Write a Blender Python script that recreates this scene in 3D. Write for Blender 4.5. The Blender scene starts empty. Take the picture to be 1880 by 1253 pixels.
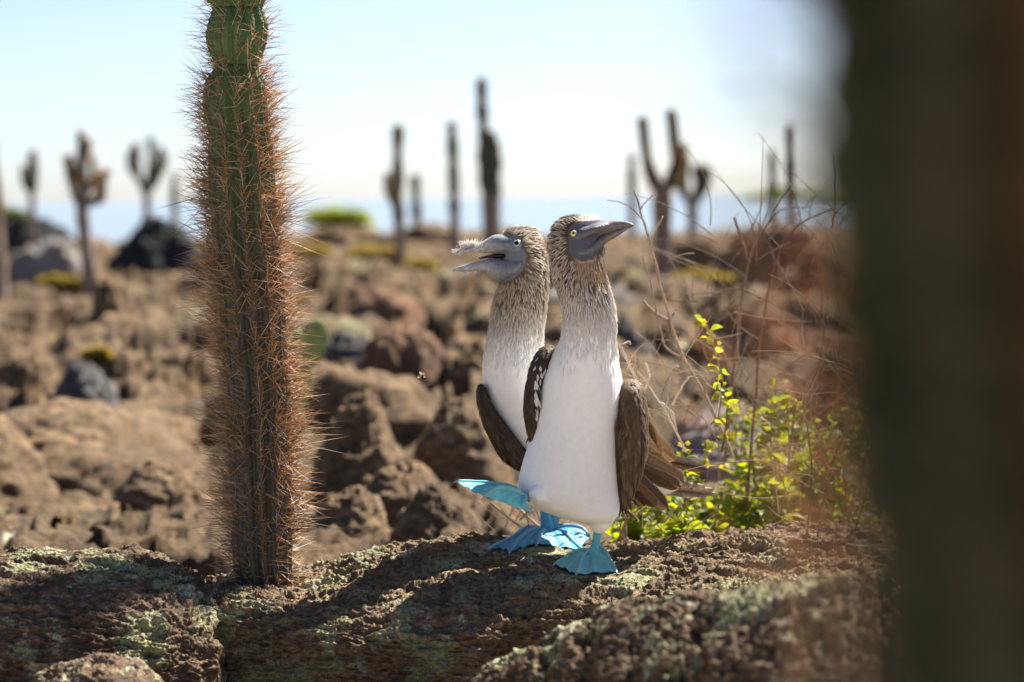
import bpy, math, random
import numpy as np
from mathutils import Matrix, Vector
from mathutils.bvhtree import BVHTree

SC = bpy.context.scene
COL = SC.collection
rng = np.random.default_rng(7)
random.seed(7)

# ------------------------------------------------------------------ camera
F = 100.0 / 36.0 * 1880.0
CAM = np.array([0.0, -5.8, 0.785])
PITCH, ROLL = math.radians(2.9), math.radians(0.75)
fwd = np.array([0, math.cos(PITCH), -math.sin(PITCH)])
r0 = np.array([1.0, 0, 0])
u0 = np.cross(r0, fwd)
right = r0 * math.cos(ROLL) - u0 * math.sin(ROLL)
up = np.cross(right, fwd)
cam_d = bpy.data.cameras.new('camera')
cam_d.lens = 100; cam_d.sensor_width = 36
cam_d.clip_start = 0.05; cam_d.clip_end = 30000
cam_d.dof.use_dof = True
cam_d.dof.focus_distance = 5.82
cam_d.dof.aperture_fstop = 3.0
cam = bpy.data.objects.new('camera', cam_d)
COL.objects.link(cam)
cam.matrix_world = Matrix(((right[0], up[0], -fwd[0], CAM[0]), (right[1], up[1], -fwd[1], CAM[1]),
                           (right[2], up[2], -fwd[2], CAM[2]), (0, 0, 0, 1)))
SC.camera = cam

# ------------------------------------------------------------------ light
SUN_EL, SUN_AZ = math.radians(48), math.radians(41)     # azimuth clockwise from +Y
w = bpy.data.worlds.new('World'); SC.world = w; w.use_nodes = True
nt = w.node_tree; nt.nodes.clear()
sky = nt.nodes.new('ShaderNodeTexSky'); sky.sky_type = 'NISHITA'; sky.sun_disc = False
sky.sun_elevation = SUN_EL; sky.sun_rotation = SUN_AZ
sky.altitude = 0; sky.air_density = 0.5; sky.dust_density = 0.7; sky.ozone_density = 1.0
bg = nt.nodes.new('ShaderNodeBackground'); bg.inputs['Strength'].default_value = 0.052
wo = nt.nodes.new('ShaderNodeOutputWorld')
nt.links.new(sky.outputs[0], bg.inputs[0]); nt.links.new(bg.outputs[0], wo.inputs[0])
sd = bpy.data.lights.new('sun', 'SUN'); sd.energy = 5.0; sd.angle = math.radians(0.53); sd.color = (1.0, 0.93, 0.82)
sun = bpy.data.objects.new('sun', sd); COL.objects.link(sun)
S = Vector((math.sin(SUN_AZ) * math.cos(SUN_EL), math.cos(SUN_AZ) * math.cos(SUN_EL), math.sin(SUN_EL)))
sun.rotation_euler = S.to_track_quat('Z', 'Y').to_euler()
vs = SC.view_settings
vs.view_transform = 'Standard'; vs.look = 'None'; vs.gamma = 1; vs.use_curve_mapping = False
vs.exposure = 1.76
SC.cycles.max_bounces = 8
SC.cycles.transparent_max_bounces = 8
SC.cycles.caustics_reflective = False; SC.cycles.caustics_refractive = False
SC.cycles.sample_clamp_indirect = 8

# ------------------------------------------------------------------ helpers
def P(px, py, D):
    """a photo pixel at a distance along the view axis, as a point in the place"""
    px = np.asarray(px, float); py = np.asarray(py, float); D = np.asarray(D, float)
    a = (px - 940) / F * D; b = -(py - 626.5) / F * D
    return CAM + a[..., None] * right + b[..., None] * up + D[..., None] * fwd

def pix(v):
    q = np.asarray(v) - CAM
    D = q @ fwd
    return (q @ right) / D * F + 940, 626.5 - (q @ up) / D * F, D

def _h(ix, iy, iz, seed):
    n = (ix * 374761393 + iy * 668265263 + iz * 2147483647 + seed * 1274126177) & 0xffffffff
    n = ((n ^ (n >> 13)) * 1274126177) & 0xffffffff
    n = ((n ^ (n >> 16)) * 2246822519) & 0xffffffff
    return ((n ^ (n >> 15)) & 0xffffff) / float(0xffffff) * 2 - 1

def vnoise(p, seed=0):
    p = np.asarray(p, float)
    f = np.floor(p); t = p - f; t = t * t * t * (t * (t * 6 - 15) + 10)
    i = f.astype(np.int64)
    r = 0
    for dx in (0, 1):
        wx = t[:, 0] if dx else 1 - t[:, 0]
        for dy in (0, 1):
            wy = t[:, 1] if dy else 1 - t[:, 1]
            for dz in (0, 1):
                wz = t[:, 2] if dz else 1 - t[:, 2]
                r = r + wx * wy * wz * _h(i[:, 0] + dx, i[:, 1] + dy, i[:, 2] + dz, seed)
    return r

def fbm(p, octv=5, gain=.5, seed=0, ridge=False):
    a, s, tot = 1.0, 0, 0
    p = np.array(p, float)
    for o in range(octv):
        n = vnoise(p, seed + o * 17)
        if ridge: n = 1 - 2 * np.abs(n)
        s = s + a * n; tot += a; a *= gain
        p = p * 2.03 + 13.7
    return s / tot

class Geo:
    def __init__(s): s.v, s.f, s.c, s.n = [], [], [], 0
    def add(s, v, f, c=None):
        v = np.asarray(v, float).reshape(-1, 3)
        s.v.append(v)
        s.f.append(np.asarray(f, np.int64) + s.n)
        if c is None: c = (1, 1, 1)
        c = np.asarray(c, float)
        if c.ndim == 1: c = np.tile(c, (len(v), 1))
        s.c.append(c); s.n += len(v)
    def mesh(s, name, smooth=True):
        me = bpy.data.meshes.new(name)
        V = np.concatenate(s.v)
        fl = [f for f in s.f if len(f)]
        loops = np.concatenate([f.ravel() for f in fl])
        tot = np.concatenate([np.full(len(f), f.shape[1]) for f in fl])
        me.vertices.add(len(V)); me.vertices.foreach_set('co', V.astype(np.float32).ravel())
        me.loops.add(len(loops)); me.loops.foreach_set('vertex_index', loops.astype(np.int32))
        me.polygons.add(len(tot))
        st = np.concatenate([[0], np.cumsum(tot)[:-1]])
        me.polygons.foreach_set('loop_start', st.astype(np.int32))
        me.polygons.foreach_set('loop_total', tot.astype(np.int32))
        me.update(calc_edges=True)
        me.polygons.foreach_set('use_smooth', np.full(len(tot), smooth))
        C = np.concatenate(s.c)
        at = me.color_attributes.new('Col', 'FLOAT_COLOR', 'POINT')
        at.data.foreach_set('color', np.c_[C, np.ones(len(C))].astype(np.float32).ravel())
        me.validate()
        return me

def link(name, me, mat, parent=None, kind=None):
    o = bpy.data.objects.new(name, me)
    COL.objects.link(o)
    if mat is not None:
        me.materials.clear(); me.materials.append(mat)
    if parent is not None: o.parent = parent; o.matrix_parent_inverse = PINV.get(parent.name, Matrix())
    if kind: o['kind'] = kind
    return o
PINV = {}
def obj(name, geo, mat, parent=None, kind=None, smooth=True):
    return link(name, geo.mesh(name, smooth), mat, parent, kind)
def tag(o, label, cat, group=None):
    o['label'] = label; o['category'] = cat
    if group: o['group'] = group
    return o
def thing(name, loc, label, cat, group=None):
    o = bpy.data.objects.new(name, None); COL.objects.link(o)
    o.location = [float(x) for x in loc]; o.empty_display_size = .05
    PINV[o.name] = Matrix.Translation(Vector([-float(x) for x in loc]))
    return tag(o, label, cat, group)

def grid_faces(n, m, wrap=False):
    """n rows, m columns"""
    i, j = np.meshgrid(np.arange(n - 1), np.arange(m if wrap else m - 1), indexing='ij')
    j2 = (j + 1) % m
    return np.stack([i * m + j, i * m + j2, (i + 1) * m + j2, (i + 1) * m + j], -1).reshape(-1, 4)

def spline(keys, n):
    """smooth interpolation of a table of keys (row 0 is the parameter when increasing)"""
    k = np.asarray(keys, float)
    t = np.arange(len(k)); x = np.linspace(0, len(k) - 1, n)
    i = np.clip(np.floor(x).astype(int), 0, len(k) - 2); u = (x - i)[:, None]
    p0, p1, p2, p3 = k[np.maximum(i - 1, 0)], k[i], k[i + 1], k[np.minimum(i + 2, len(k) - 1)]
    return .5 * (2 * p1 + (p2 - p0) * u + (2 * p0 - 5 * p1 + 4 * p2 - p3) * u**2 + (3 * p1 - p0 - 3 * p2 + p3) * u**3)

def frames(pts):
    t = np.gradient(pts, axis=0); t /= np.linalg.norm(t, axis=1)[:, None] + 1e-12
    ref = np.array([0.31, 0.9, 0.1])
    a = np.cross(t, ref); a /= np.linalg.norm(a, axis=1)[:, None] + 1e-12
    return t, a, np.cross(t, a)

def tube(g, pts, rad, seg=6, col=(1, 1, 1), cap=True):
    pts = np.asarray(pts, float); n = len(pts); rad = np.broadcast_to(rad, (n,))
    t, a, b = frames(pts)
    th = np.linspace(0, 2 * np.pi, seg, endpoint=False)
    v = pts[:, None] + rad[:, None, None] * (np.cos(th)[None, :, None] * a[:, None] + np.sin(th)[None, :, None] * b[:, None])
    c = np.asarray(col, float)
    if c.ndim == 2: c = np.repeat(c, seg, axis=0)
    g.add(v, grid_faces(n, seg, True), c)
    if cap:
        for k, ring in ((0, v[0]), (n - 1, v[-1])):
            cc = c if c.ndim == 1 else np.vstack([c[:seg], c[:1]]) if k == 0 else np.vstack([c[-seg:], c[-1:]])
            q = np.arange(seg)
            g.add(np.vstack([ring, ring.mean(0)]), np.stack([q, (q + 1) % seg, np.full(seg, seg)], -1), cc)

def loft_rows(rows, n=70, seg=48, power=2.0):
    """rows: (py, x_left, x_right, D centre, depth radius in px) -> closed stack of rings"""
    r = spline(rows, n)
    c = P((r[:, 1] + r[:, 2]) / 2, r[:, 0], r[:, 3])
    rx = np.maximum((r[:, 2] - r[:, 1]) / 2, .5) * r[:, 3] / F; rd = np.maximum(r[:, 4], .5) * r[:, 3] / F
    th = np.linspace(0, 2 * np.pi, seg, endpoint=False)
    ct, st = np.cos(th), np.sin(th)
    ex = 2.0 / power
    ct = np.sign(ct) * np.abs(ct)**ex; st = np.sign(st) * np.abs(st)**ex
    v = c[:, None] + rx[:, None, None] * ct[None, :, None] * right + rd[:, None, None] * st[None, :, None] * np.array([0, 1.0, 0])
    return v, c

def add_loft(g, v, c, col=(1, 1, 1)):
    n, m = v.shape[:2]
    g.add(v, grid_faces(n, m, True), col)
    q = np.arange(m)
    for ring, cen in ((v[0], c[0]), (v[-1], c[-1])):
        g.add(np.vstack([ring, ring.mean(0)]), np.stack([q, (q + 1) % m, np.full(m, m)], -1), col if np.ndim(col) == 1 else np.tile(np.mean(col, 0), (m + 1, 1)))

# ------------------------------------------------------------------ materials
def new_mat(name):
    m = bpy.data.materials.new(name); m.use_nodes = True
    t = m.node_tree; t.nodes.clear()
    out = t.nodes.new('ShaderNodeOutputMaterial')
    return m, t, out
def N(t, kind, **kw):
    n = t.nodes.new(kind)
    for k, v in kw.items():
        if k.startswith('i_'):
            key = k[2:].replace('_', ' ')
            n.inputs[int(key) if key.isdigit() else key].default_value = v
        else: setattr(n, k, v)
    return n
def ramp(t, stops, src=None):
    r = t.nodes.new('ShaderNodeValToRGB')
    e = r.color_ramp.elements
    while len(e) < len(stops): e.new(0.5)
    for el, (p, c) in zip(e, stops):
        el.position = p; el.color = (*c, 1) if len(c) == 3 else c
    if src is not None: t.links.new(src, r.inputs[0])
    return r
def mixc(t, fac, a, b, mode='MIX'):
    m = t.nodes.new('ShaderNodeMix'); m.data_type = 'RGBA'; m.blend_type = mode
    for sock, val in ((m.inputs[0], fac), (m.inputs[6], a), (m.inputs[7], b)):
        if hasattr(val, 'is_linked'): t.links.new(val, sock)
        elif isinstance(val, (int, float)): sock.default_value = val
        else: sock.default_value = (*val, 1)
    return m.outputs[2]

def attr_mat(name, rough=.7, transl=0.0, var=.15, vscale=60, bump=0.0, bscale=400, spec=.3, bstretch=(1, 1, 1), tint=(1, 1, 1)):
    m, t, out = new_mat(name)
    at = N(t, 'ShaderNodeVertexColor', layer_name='Col')
    geo = N(t, 'ShaderNodeNewGeometry')
    nz = N(t, 'ShaderNodeTexNoise'); nz.inputs['Scale'].default_value = vscale; nz.inputs['Detail'].default_value = 4
    t.links.new(geo.outputs['Position'], nz.inputs['Vector'])
    mr = N(t, 'ShaderNodeMapRange'); mr.inputs[1].default_value = .3; mr.inputs[2].default_value = .7
    mr.inputs[3].default_value = 1 - var; mr.inputs[4].default_value = 1 + var
    t.links.new(nz.outputs[0], mr.inputs[0])
    c = mixc(t, 1.0, at.outputs[0], mr.outputs[0], 'MULTIPLY')
    b = N(t, 'ShaderNodeBsdfPrincipled'); b.inputs['Roughness'].default_value = rough; b.inputs['Specular IOR Level'].default_value = spec
    t.links.new(c, b.inputs['Base Color'])
    nrm = None
    if bump:
        mp = N(t, 'ShaderNodeMapping'); mp.inputs['Scale'].default_value = bstretch
        t.links.new(geo.outputs['Position'], mp.inputs[0])
        n2 = N(t, 'ShaderNodeTexNoise'); n2.inputs['Scale'].default_value = bscale; n2.inputs['Detail'].default_value = 3
        t.links.new(mp.outputs[0], n2.inputs['Vector'])
        bp = N(t, 'ShaderNodeBump'); bp.inputs['Strength'].default_value = bump; bp.inputs['Distance'].default_value = .004
        t.links.new(n2.outputs[0], bp.inputs['Height']); t.links.new(bp.outputs[0], b.inputs['Normal'])
    if transl:
        tr = N(t, 'ShaderNodeBsdfTranslucent')
        ct = mixc(t, 1.0, c, tint, 'MULTIPLY'); t.links.new(ct, tr.inputs[0])
        mx = N(t, 'ShaderNodeMixShader'); mx.inputs[0].default_value = transl
        t.links.new(b.outputs[0], mx.inputs[1]); t.links.new(tr.outputs[0], mx.inputs[2]); t.links.new(mx.outputs[0], out.inputs[0])
    else: t.links.new(b.outputs[0], out.inputs[0])
    return m

def rock_mat(name, dark, mid, light, lichen=0.0, guano=0.0, scale=1.0, bump=.8, rust=.3, lich_scale=6.0):
    m, t, out = new_mat(name)
    geo = N(t, 'ShaderNodeNewGeometry'); pos = geo.outputs['Position']
    def noise(sc, det=6, rgh=.6, st=(1, 1, 1)):
        mp = N(t, 'ShaderNodeMapping'); mp.inputs['Scale'].default_value = st; t.links.new(pos, mp.inputs[0])
        n = N(t, 'ShaderNodeTexNoise'); n.inputs['Scale'].default_value = sc * scale; n.inputs['Detail'].default_value = det; n.inputs['Roughness'].default_value = rgh
        t.links.new(mp.outputs[0], n.inputs['Vector']); return n.outputs[0]
    fine = noise(70, 8, .7, (1, 1, 1.8))
    c = ramp(t, [(.34, dark), (.5, mid), (.68, light)], fine).outputs[0]
    big = ramp(t, [(.42, (0, 0, 0)), (.62, (1, 1, 1))], noise(9, 4)).outputs[0]
    c = mixc(t, big, c, mixc(t, .75, c, [x * .55 for x in mid]))
    rs = ramp(t, [(.52, (0, 0, 0)), (.66, (1, 1, 1))], noise(23, 5)).outputs[0]
    mrs = N(t, 'ShaderNodeMath', operation='MULTIPLY'); mrs.inputs[1].default_value = rust; t.links.new(rs, mrs.inputs[0])
    c = mixc(t, mrs.outputs[0], c, (.26, .105, .035))
    if lichen:
        l1 = ramp(t, [(.62 - .12 * lichen, (0, 0, 0)), (.65 - .12 * lichen, (1, 1, 1))], noise(lich_scale, 9, .72)).outputs[0]
        l2 = ramp(t, [(.45, (.2, .2, .2)), (.52, (1, 1, 1))], noise(130, 4, .7)).outputs[0]
        ml = N(t, 'ShaderNodeMath', operation='MULTIPLY'); t.links.new(l1, ml.inputs[0]); t.links.new(l2, ml.inputs[1])
        lc = ramp(t, [(.35, (.27, .32, .19)), (.5, (.44, .45, .22)), (.65, (.62, .64, .48))], noise(15, 3)).outputs[0]
        c = mixc(t, ml.outputs[0], c, lc)
    if guano:
        g1 = ramp(t, [(.70 - .1 * guano, (0, 0, 0)), (.73 - .1 * guano, (1, 1, 1))], noise(11, 7, .7, (1.3, 1, .7))).outputs[0]
        c = mixc(t, g1, c, (.52, .50, .49))
    b = N(t, 'ShaderNodeBsdfPrincipled'); b.inputs['Roughness'].default_value = .85; b.inputs['Specular IOR Level'].default_value = .25
    t.links.new(c, b.inputs['Base Color'])
    a1 = noise(160, 8, .75, (1, 1, 2.2))
    vr = N(t, 'ShaderNodeTexVoronoi'); vr.inputs['Scale'].default_value = 210 * scale; t.links.new(pos, vr.inputs['Vector'])
    ad = N(t, 'ShaderNodeMath', operation='MULTIPLY_ADD'); ad.inputs[1].default_value = .35
    t.links.new(vr.outputs[0], ad.inputs[0]); t.links.new(a1, ad.inputs[2])
    bp = N(t, 'ShaderNodeBump'); bp.inputs['Strength'].default_value = bump; bp.inputs['Distance'].default_value = .012 / scale
    t.links.new(ad.outputs[0], bp.inputs['Height']); t.links.new(bp.outputs[0], b.inputs['Normal'])
    t.links.new(b.outputs[0], out.inputs[0])
    return m

M_rock = rock_mat('near_lava', (.045, .03, .02), (.31, .212, .122), (.62, .46, .285), lichen=.8, guano=.6, bump=1.0, rust=.12)
M_rockL = rock_mat('near_lava_lichen', (.05, .035, .026), (.19, .125, .08), (.48, .34, .21), lichen=.85, guano=.4, bump=.9, rust=.15)
M_rockF = rock_mat('front_lava', (.05, .033, .023), (.17, .11, .065), (.40, .27, .165), lichen=.8, guano=.3, bump=.9, rust=.15, lich_scale=4)
M_ground = rock_mat('lava_field', (.026, .018, .013), (.160, .103, .052), (.40, .275, .148), lichen=.15, guano=.15, scale=.18, bump=.8, rust=.14)
M_bould = rock_mat('field_rock', (.032, .022, .015), (.21, .136, .072), (.46, .315, .175), lichen=0, guano=.35, scale=.3, bump=.8, rust=.14)
M_bould_dark = rock_mat('dark_rock', (.015, .017, .02), (.03, .035, .04), (.07, .075, .08), scale=.2, rust=.05)
M_bould_pale = rock_mat('pale_rock', (.16, .14, .12), (.33, .30, .27), (.5, .47, .43), scale=.2, rust=.05)
M_bould_grey = rock_mat('grey_rock', (.08, .075, .07), (.17, .16, .155), (.30, .285, .27), scale=.3, rust=.08)
M_bould_red = rock_mat('red_rock', (.15, .085, .05), (.28, .165, .10), (.42, .27, .17), scale=.2, rust=.5)
M_bould_pink = rock_mat('pink_rock', (.28, .21, .19), (.42, .34, .31), (.55, .46, .43), scale=.2, rust=.08)
M_body = attr_mat('plumage_skin', .85, 0, .035, 70, .30, 420, .12, (1, 1, .22))
M_feath = attr_mat('plumage', .85, .22, .04, 120, 0, spec=.1)
M_wing = attr_mat('wing_plumage', .6, .12, .22, 45, .5, 420, .25, (1, 1, .2))
M_wfeath = attr_mat('wing_feathers', .55, .30, .18, 90, .3, 600, .3, (1, 1, .25), tint=(1, .85, .65))
M_beak = attr_mat('bill_horn', .40, 0, .28, 120, .4, 220, .5)
M_foot = attr_mat('webbed_skin', .42, .22, .12, 130, .45, 420, .45)
M_claw = attr_mat('claw_horn', .4, 0, .1, 200)
M_eye = attr_mat('eye', .08, 0, .05, 500, spec=.6)
M_cact = attr_mat('cactus_skin', .5, 0, .25, 60, .3, 200, .35)
M_cact_shaded = attr_mat('shaded_cactus_skin', .95, 0, .25, 60, .3, 200, .03)  # near cactus skin, used with colours darkened to hold its shade
M_spine = attr_mat('cactus_spines', .45, .38, .2, 30, spec=.4, tint=(1.6, 1.0, .38))
M_cact_far = attr_mat('far_cactus', .7, 0, .3, 9, .5, 40, .2)
M_leaf = attr_mat('leaf', .5, .62, .2, 60, .2, 200, .3, tint=(1.3, 1.2, .4))
M_flower = attr_mat('flower', .6, .4, .1, 60)
M_twig = attr_mat('dry_twig', .8, 0, .25, 70, .4, 300, .15)
M_grass = attr_mat('dry_grass', .7, .35, .2, 40, spec=.2)
M_fluff = attr_mat('down', .9, .4, .03, 60, spec=.05)

def sea_mat():
    m, t, out = new_mat('sea_water')
    geo = N(t, 'ShaderNodeNewGeometry')
    mp = N(t, 'ShaderNodeMapping'); mp.inputs['Scale'].default_value = (.35, 1.0, 1); t.links.new(geo.outputs['Position'], mp.inputs[0])
    n = N(t, 'ShaderNodeTexNoise'); n.inputs['Scale'].default_value = .9; n.inputs['Detail'].default_value = 5
    t.links.new(mp.outputs[0], n.inputs['Vector'])
    bp = N(t, 'ShaderNodeBump'); bp.inputs['Strength'].default_value = .45; bp.inputs['Distance'].default_value = .35
    t.links.new(n.outputs[0], bp.inputs['Height'])
    b = N(t, 'ShaderNodeBsdfPrincipled'); b.inputs['Base Color'].default_value = (.15, .20, .23, 1); b.inputs['Roughness'].default_value = .12; b.inputs['IOR'].default_value = 1.33
    t.links.new(bp.outputs[0], b.inputs['Normal']); t.links.new(b.outputs[0], out.inputs[0])
    return m
M_sea = sea_mat()

# ------------------------------------------------------------------ ground, sea
SEA_Z = -1.75
_dr = np.random.default_rng(11)
_nd = 4200
_dD = 6.8 + 75 * _dr.random(_nd)**1.7
_dx = (_dr.random(_nd) - .5) * (.55 * _dD + 2.5)
_dy = _dD - 5.8
_dR = (.05 + .42 * _dr.random(_nd)**2.6) * (1 + _dD / 60)
_dH = np.minimum(_dR * (.55 + .8 * _dr.random(_nd)), .46)
def ground_z(x, y):
    x = np.atleast_1d(np.asarray(x, float)); y = np.atleast_1d(np.asarray(y, float))
    p = np.stack([x, y, np.zeros_like(x)], -1)
    D = y + 5.8
    z = -.46 - .0035 * np.clip(D - 25, 0, 80) + .13 * fbm(p * .4, 4, seed=3) + .09 * fbm(p * 2.6, 5, .55, seed=5, ridge=True)
    q = p + .16 * np.stack([fbm(p * 4.1, 4, .6, seed=21), fbm(p * 4.1, 4, .6, seed=22), 0 * x], -1)
    best = np.full(len(x), -9.0)
    if len(x) > 50:
        for k in range(_nd):
            m = np.nonzero((np.abs(q[:, 0] - _dx[k]) < _dR[k]) & (np.abs(q[:, 1] - _dy[k]) < _dR[k]))[0]
            if len(m) == 0: continue
            d = ((q[m, 0] - _dx[k])**2 + (q[m, 1] - _dy[k])**2) / _dR[k]**2
            best[m] = np.maximum(best[m], np.where(d < 1, _dH[k] * np.maximum(1 - d, 0)**.28, -9))
    else:
        d = ((q[:, None, 0] - _dx)**2 + (q[:, None, 1] - _dy)**2) / _dR**2
        best = np.max(np.where(d < 1, _dH * np.maximum(1 - d, 0)**.28, -9), axis=1)
    near = np.clip((D - 6.5) / 1.0, 0, 1)
    z = z + np.maximum(best, 0) * near * np.clip((D - 6) / 9, .4, 1)
    crev = fbm(q * 1.7, 3, .5, seed=33, ridge=True)
    z = z - .42 * np.clip((crev - .40) / .25, 0, 1) * near + .05 * fbm(p * 9, 3, .6, seed=35, ridge=True) * near
    shore = 84 + 9 * fbm(p * .05 + 4, 3, seed=9) + 10 * np.clip(-x / 12, -1, 1)
    k = np.clip((D - shore) / 10, 0, 1); k = k * k * (3 - 2 * k)
    z = z * (1 - k) + k * (-2.9)
    return z
rowsD = np.concatenate([np.linspace(.3, 6.4, 14), np.geomspace(6.6, 130, 520)])
cols = np.concatenate([np.linspace(-2700, -260, 45), np.linspace(-230, 2110, 620), np.linspace(2140, 4600, 45)])
Dg, pg = np.meshgrid(rowsD, cols, indexing='ij')
gx = (pg - 940) / F * (Dg + 2.0); gy = Dg - 5.8
gz = ground_z(gx.ravel(), gy.ravel())
fade = np.clip((rowsD - 6.2) / .6, 0, 1)
g = Geo(); g.add(np.stack([gx.ravel(), gy.ravel(), gz], -1), grid_faces(len(rowsD), len(cols)))
obj('lava_ground', g, M_ground, kind='structure')
g = Geo(); xs = np.array([-9000., 9000.]); 
g.add([(-4000, 40, SEA_Z), (4000, 40, SEA_Z), (9000, 25000, SEA_Z), (-9000, 25000, SEA_Z)], [[0, 1, 2, 3]])
obj('sea', g, M_sea, kind='structure')
def sand_mat():
    m, t, out = new_mat('pale_sand')
    geo = N(t, 'ShaderNodeNewGeometry')
    n = N(t, 'ShaderNodeTexNoise'); n.inputs['Scale'].default_value = 9; n.inputs['Detail'].default_value = 8; t.links.new(geo.outputs['Position'], n.inputs['Vector'])
    c = ramp(t, [(.35, (.40, .33, .25)), (.5, (.52, .44, .34)), (.65, (.58, .50, .40))], n.outputs[0])
    b = N(t, 'ShaderNodeBsdfPrincipled'); b.inputs['Roughness'].default_value = .95; t.links.new(c.outputs[0], b.inputs['Base Color'])
    bp = N(t, 'ShaderNodeBump'); bp.inputs['Strength'].default_value = .5; bp.inputs['Distance'].default_value = .03; t.links.new(n.outputs[0], bp.inputs['Height']); t.links.new(bp.outputs[0], b.inputs['Normal'])
    t.links.new(b.outputs[0], out.inputs[0]); return m
ys = np.concatenate([np.linspace(-60, -9, 40), np.linspace(-8.8, -1.25, 60)]); xs = np.concatenate([np.linspace(-60, -6, 30), np.linspace(-5.8, 5.8, 60), np.linspace(6, 60, 30)])
X_, Y_ = np.meshgrid(xs, ys); q_ = np.stack([X_.ravel(), Y_.ravel(), 0 * X_.ravel()], -1)
z_ = -.30 + .05 * fbm(q_ * .8, 3, seed=71) + .012 * fbm(q_ * 5, 3, seed=72) - .35 * np.clip((Y_.ravel() + 1.9) / .6, 0, 1)**2
g = Geo(); g.add(np.stack([X_.ravel(), Y_.ravel(), z_], -1), grid_faces(len(ys), len(xs)))
obj('bounce_sand', g, sand_mat(), kind='structure')  # pale ground out of view, added to bounce sunlight onto the birds
def gpt(px, D):
    """the ground under a pixel column at a distance"""
    q = P(px, 400, D); z = ground_z([q[0]], [q[1]])[0]
    return np.array([q[0], q[1], z])

# ------------------------------------------------------------------ the near rocks
def rock_sheet(name, mat, keys, label, n, m, amp, seed, feet=(), drop=.6, flow=(1, 1, 1)):
    """keys: (px, crest_py, crest_D, edge_py, edge_D, bottom_D)"""
    k = np.asarray(keys, float)
    px = np.linspace(k[0, 0], k[-1, 0], n)
    def it(c):
        idx = np.interp(px, k[:, 0], np.arange(len(k)))
        i = np.clip(np.floor(idx).astype(int), 0, len(k) - 2); u = idx - i; u = u * u * (3 - 2 * u)
        return k[i, c] * (1 - u) + k[i + 1, c] * u
    cpy, cD, epy, eD, bD = it(1), it(2), it(3), it(4), it(5)
    back = P(px, cpy, cD) + np.array([0, .42, -drop]); back2 = P(px, cpy, cD) + np.array([0, .16, -.07])
    crest = P(px, cpy, cD); edge = P(px, epy, eD)
    mid = (crest * .55 + edge * .45) + np.array([0, 0, .012])
    face = P(px, (epy + 1345) / 2, (eD * .45 + bD * .55)); bot = P(px, np.full(n, 1345.), bD); bot2 = bot + np.array([0, -.02, -.35])
    st = np.stack([back, back2, crest, mid, edge, face, bot, bot2], 0)
    nk = len(st)
    u = np.concatenate([np.linspace(0, 1, m // 12, endpoint=False), np.linspace(1, 6, m - m // 12 - m // 14, endpoint=False), np.linspace(6, nk - 1, m // 14)])
    i = np.clip(np.floor(u).astype(int), 0, nk - 2); t = (u - i)[:, None, None]
    p0, p1, p2, p3 = st[np.maximum(i - 1, 0)], st[i], st[i + 1], st[np.minimum(i + 2, nk - 1)]
    V = .5 * (2 * p1 + (p2 - p0) * t + (2 * p0 - 5 * p1 + 4 * p2 - p3) * t**2 + (3 * p1 - p0 - 3 * p2 + p3) * t**3)
    # round the two ends down
    ends = np.clip(np.minimum(np.arange(n), np.arange(n)[::-1]) / (n * .035), 0, 1)
    ez = (1 - np.sqrt(1 - (1 - ends)**2)) * drop
    V[:, :, 2] -= ez[None]
    du = np.gradient(V, axis=1); dv = np.gradient(V, axis=0)
    nr = np.cross(dv, du); nr /= np.linalg.norm(nr, axis=2)[..., None] + 1e-12
    if np.mean(nr[m // 2, :, 2]) < 0: nr = -nr
    p = V.reshape(-1, 3)
    s = np.array(flow)
    big = fbm(p * 5.0, 3, seed=seed)
    crag = fbm(p * s * 16 + .5 * big[:, None], 5, .55, seed=seed + 1, ridge=True)
    fine = fbm(p * s * 75, 4, .6, seed=seed + 2, ridge=True)
    pits = np.clip(fbm(p * s * 42, 3, .6, seed=seed + 4) - .12, 0, 1)
    pit2 = np.clip(fbm(p * s * 110, 2, .6, seed=seed + 6) - .1, 0, 1)
    d = amp * (.8 * big + 1.1 * (crag - .2) + .5 * fine - 1.7 * pits - .6 * pit2)
    wgt = np.ones(len(p))
    for (fx, fy, fD, rr) in feet:
        q = P(fx, fy, fD); e = np.linalg.norm(p - q, axis=1)
        wgt = np.minimum(wgt, .22 + .78 * np.clip((e - rr * .5) / rr, 0, 1))
    V = V + nr * (d * wgt).reshape(V.shape[:2])[..., None]
    g = Geo(); g.add(V, grid_faces(m, n))
    o = obj(name, g, mat)
    tag(o, label, 'rock')
    return o, V
KEY_C = [(300, 1180, 5.85, 1215, 5.72, 5.62), (345, 1105, 5.9, 1165, 5.7, 5.6), (390, 1072, 5.95, 1130, 5.66, 5.56), (460, 1056, 5.98, 1122, 5.64, 5.54),
         (560, 1052, 6.0, 1140, 5.58, 5.50), (660, 1030, 6.03, 1150, 5.55, 5.48), (760, 1011, 6.07, 1156, 5.52, 5.46), (860, 1003, 6.1, 1150, 5.54, 5.47),
         (1000, 1002, 6.12, 1118, 5.62, 5.54), (1090, 1014, 6.11, 1112, 5.65, 5.56), (1160, 1020, 6.1, 1120, 5.62, 5.54), (1300, 1000, 6.13, 1130, 5.6, 5.5),
         (1450, 986, 6.16, 1120, 5.65, 5.5), (1600, 978, 6.18, 1110, 5.66, 5.5), (1800, 985, 6.18, 1110, 5.66, 5.5), (2060, 1010, 6.18, 1130, 5.66, 5.5), (2300, 1060, 6.1, 1160, 5.7, 5.5)]
def topD(px, py):
    k = np.asarray(KEY_C)
    f = lambda c: np.interp(px, k[:, 0], k[:, c])
    t = (py - f(1)) / (f(3) - f(1))
    return f(2) + (f(4) - f(2)) * t
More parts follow.
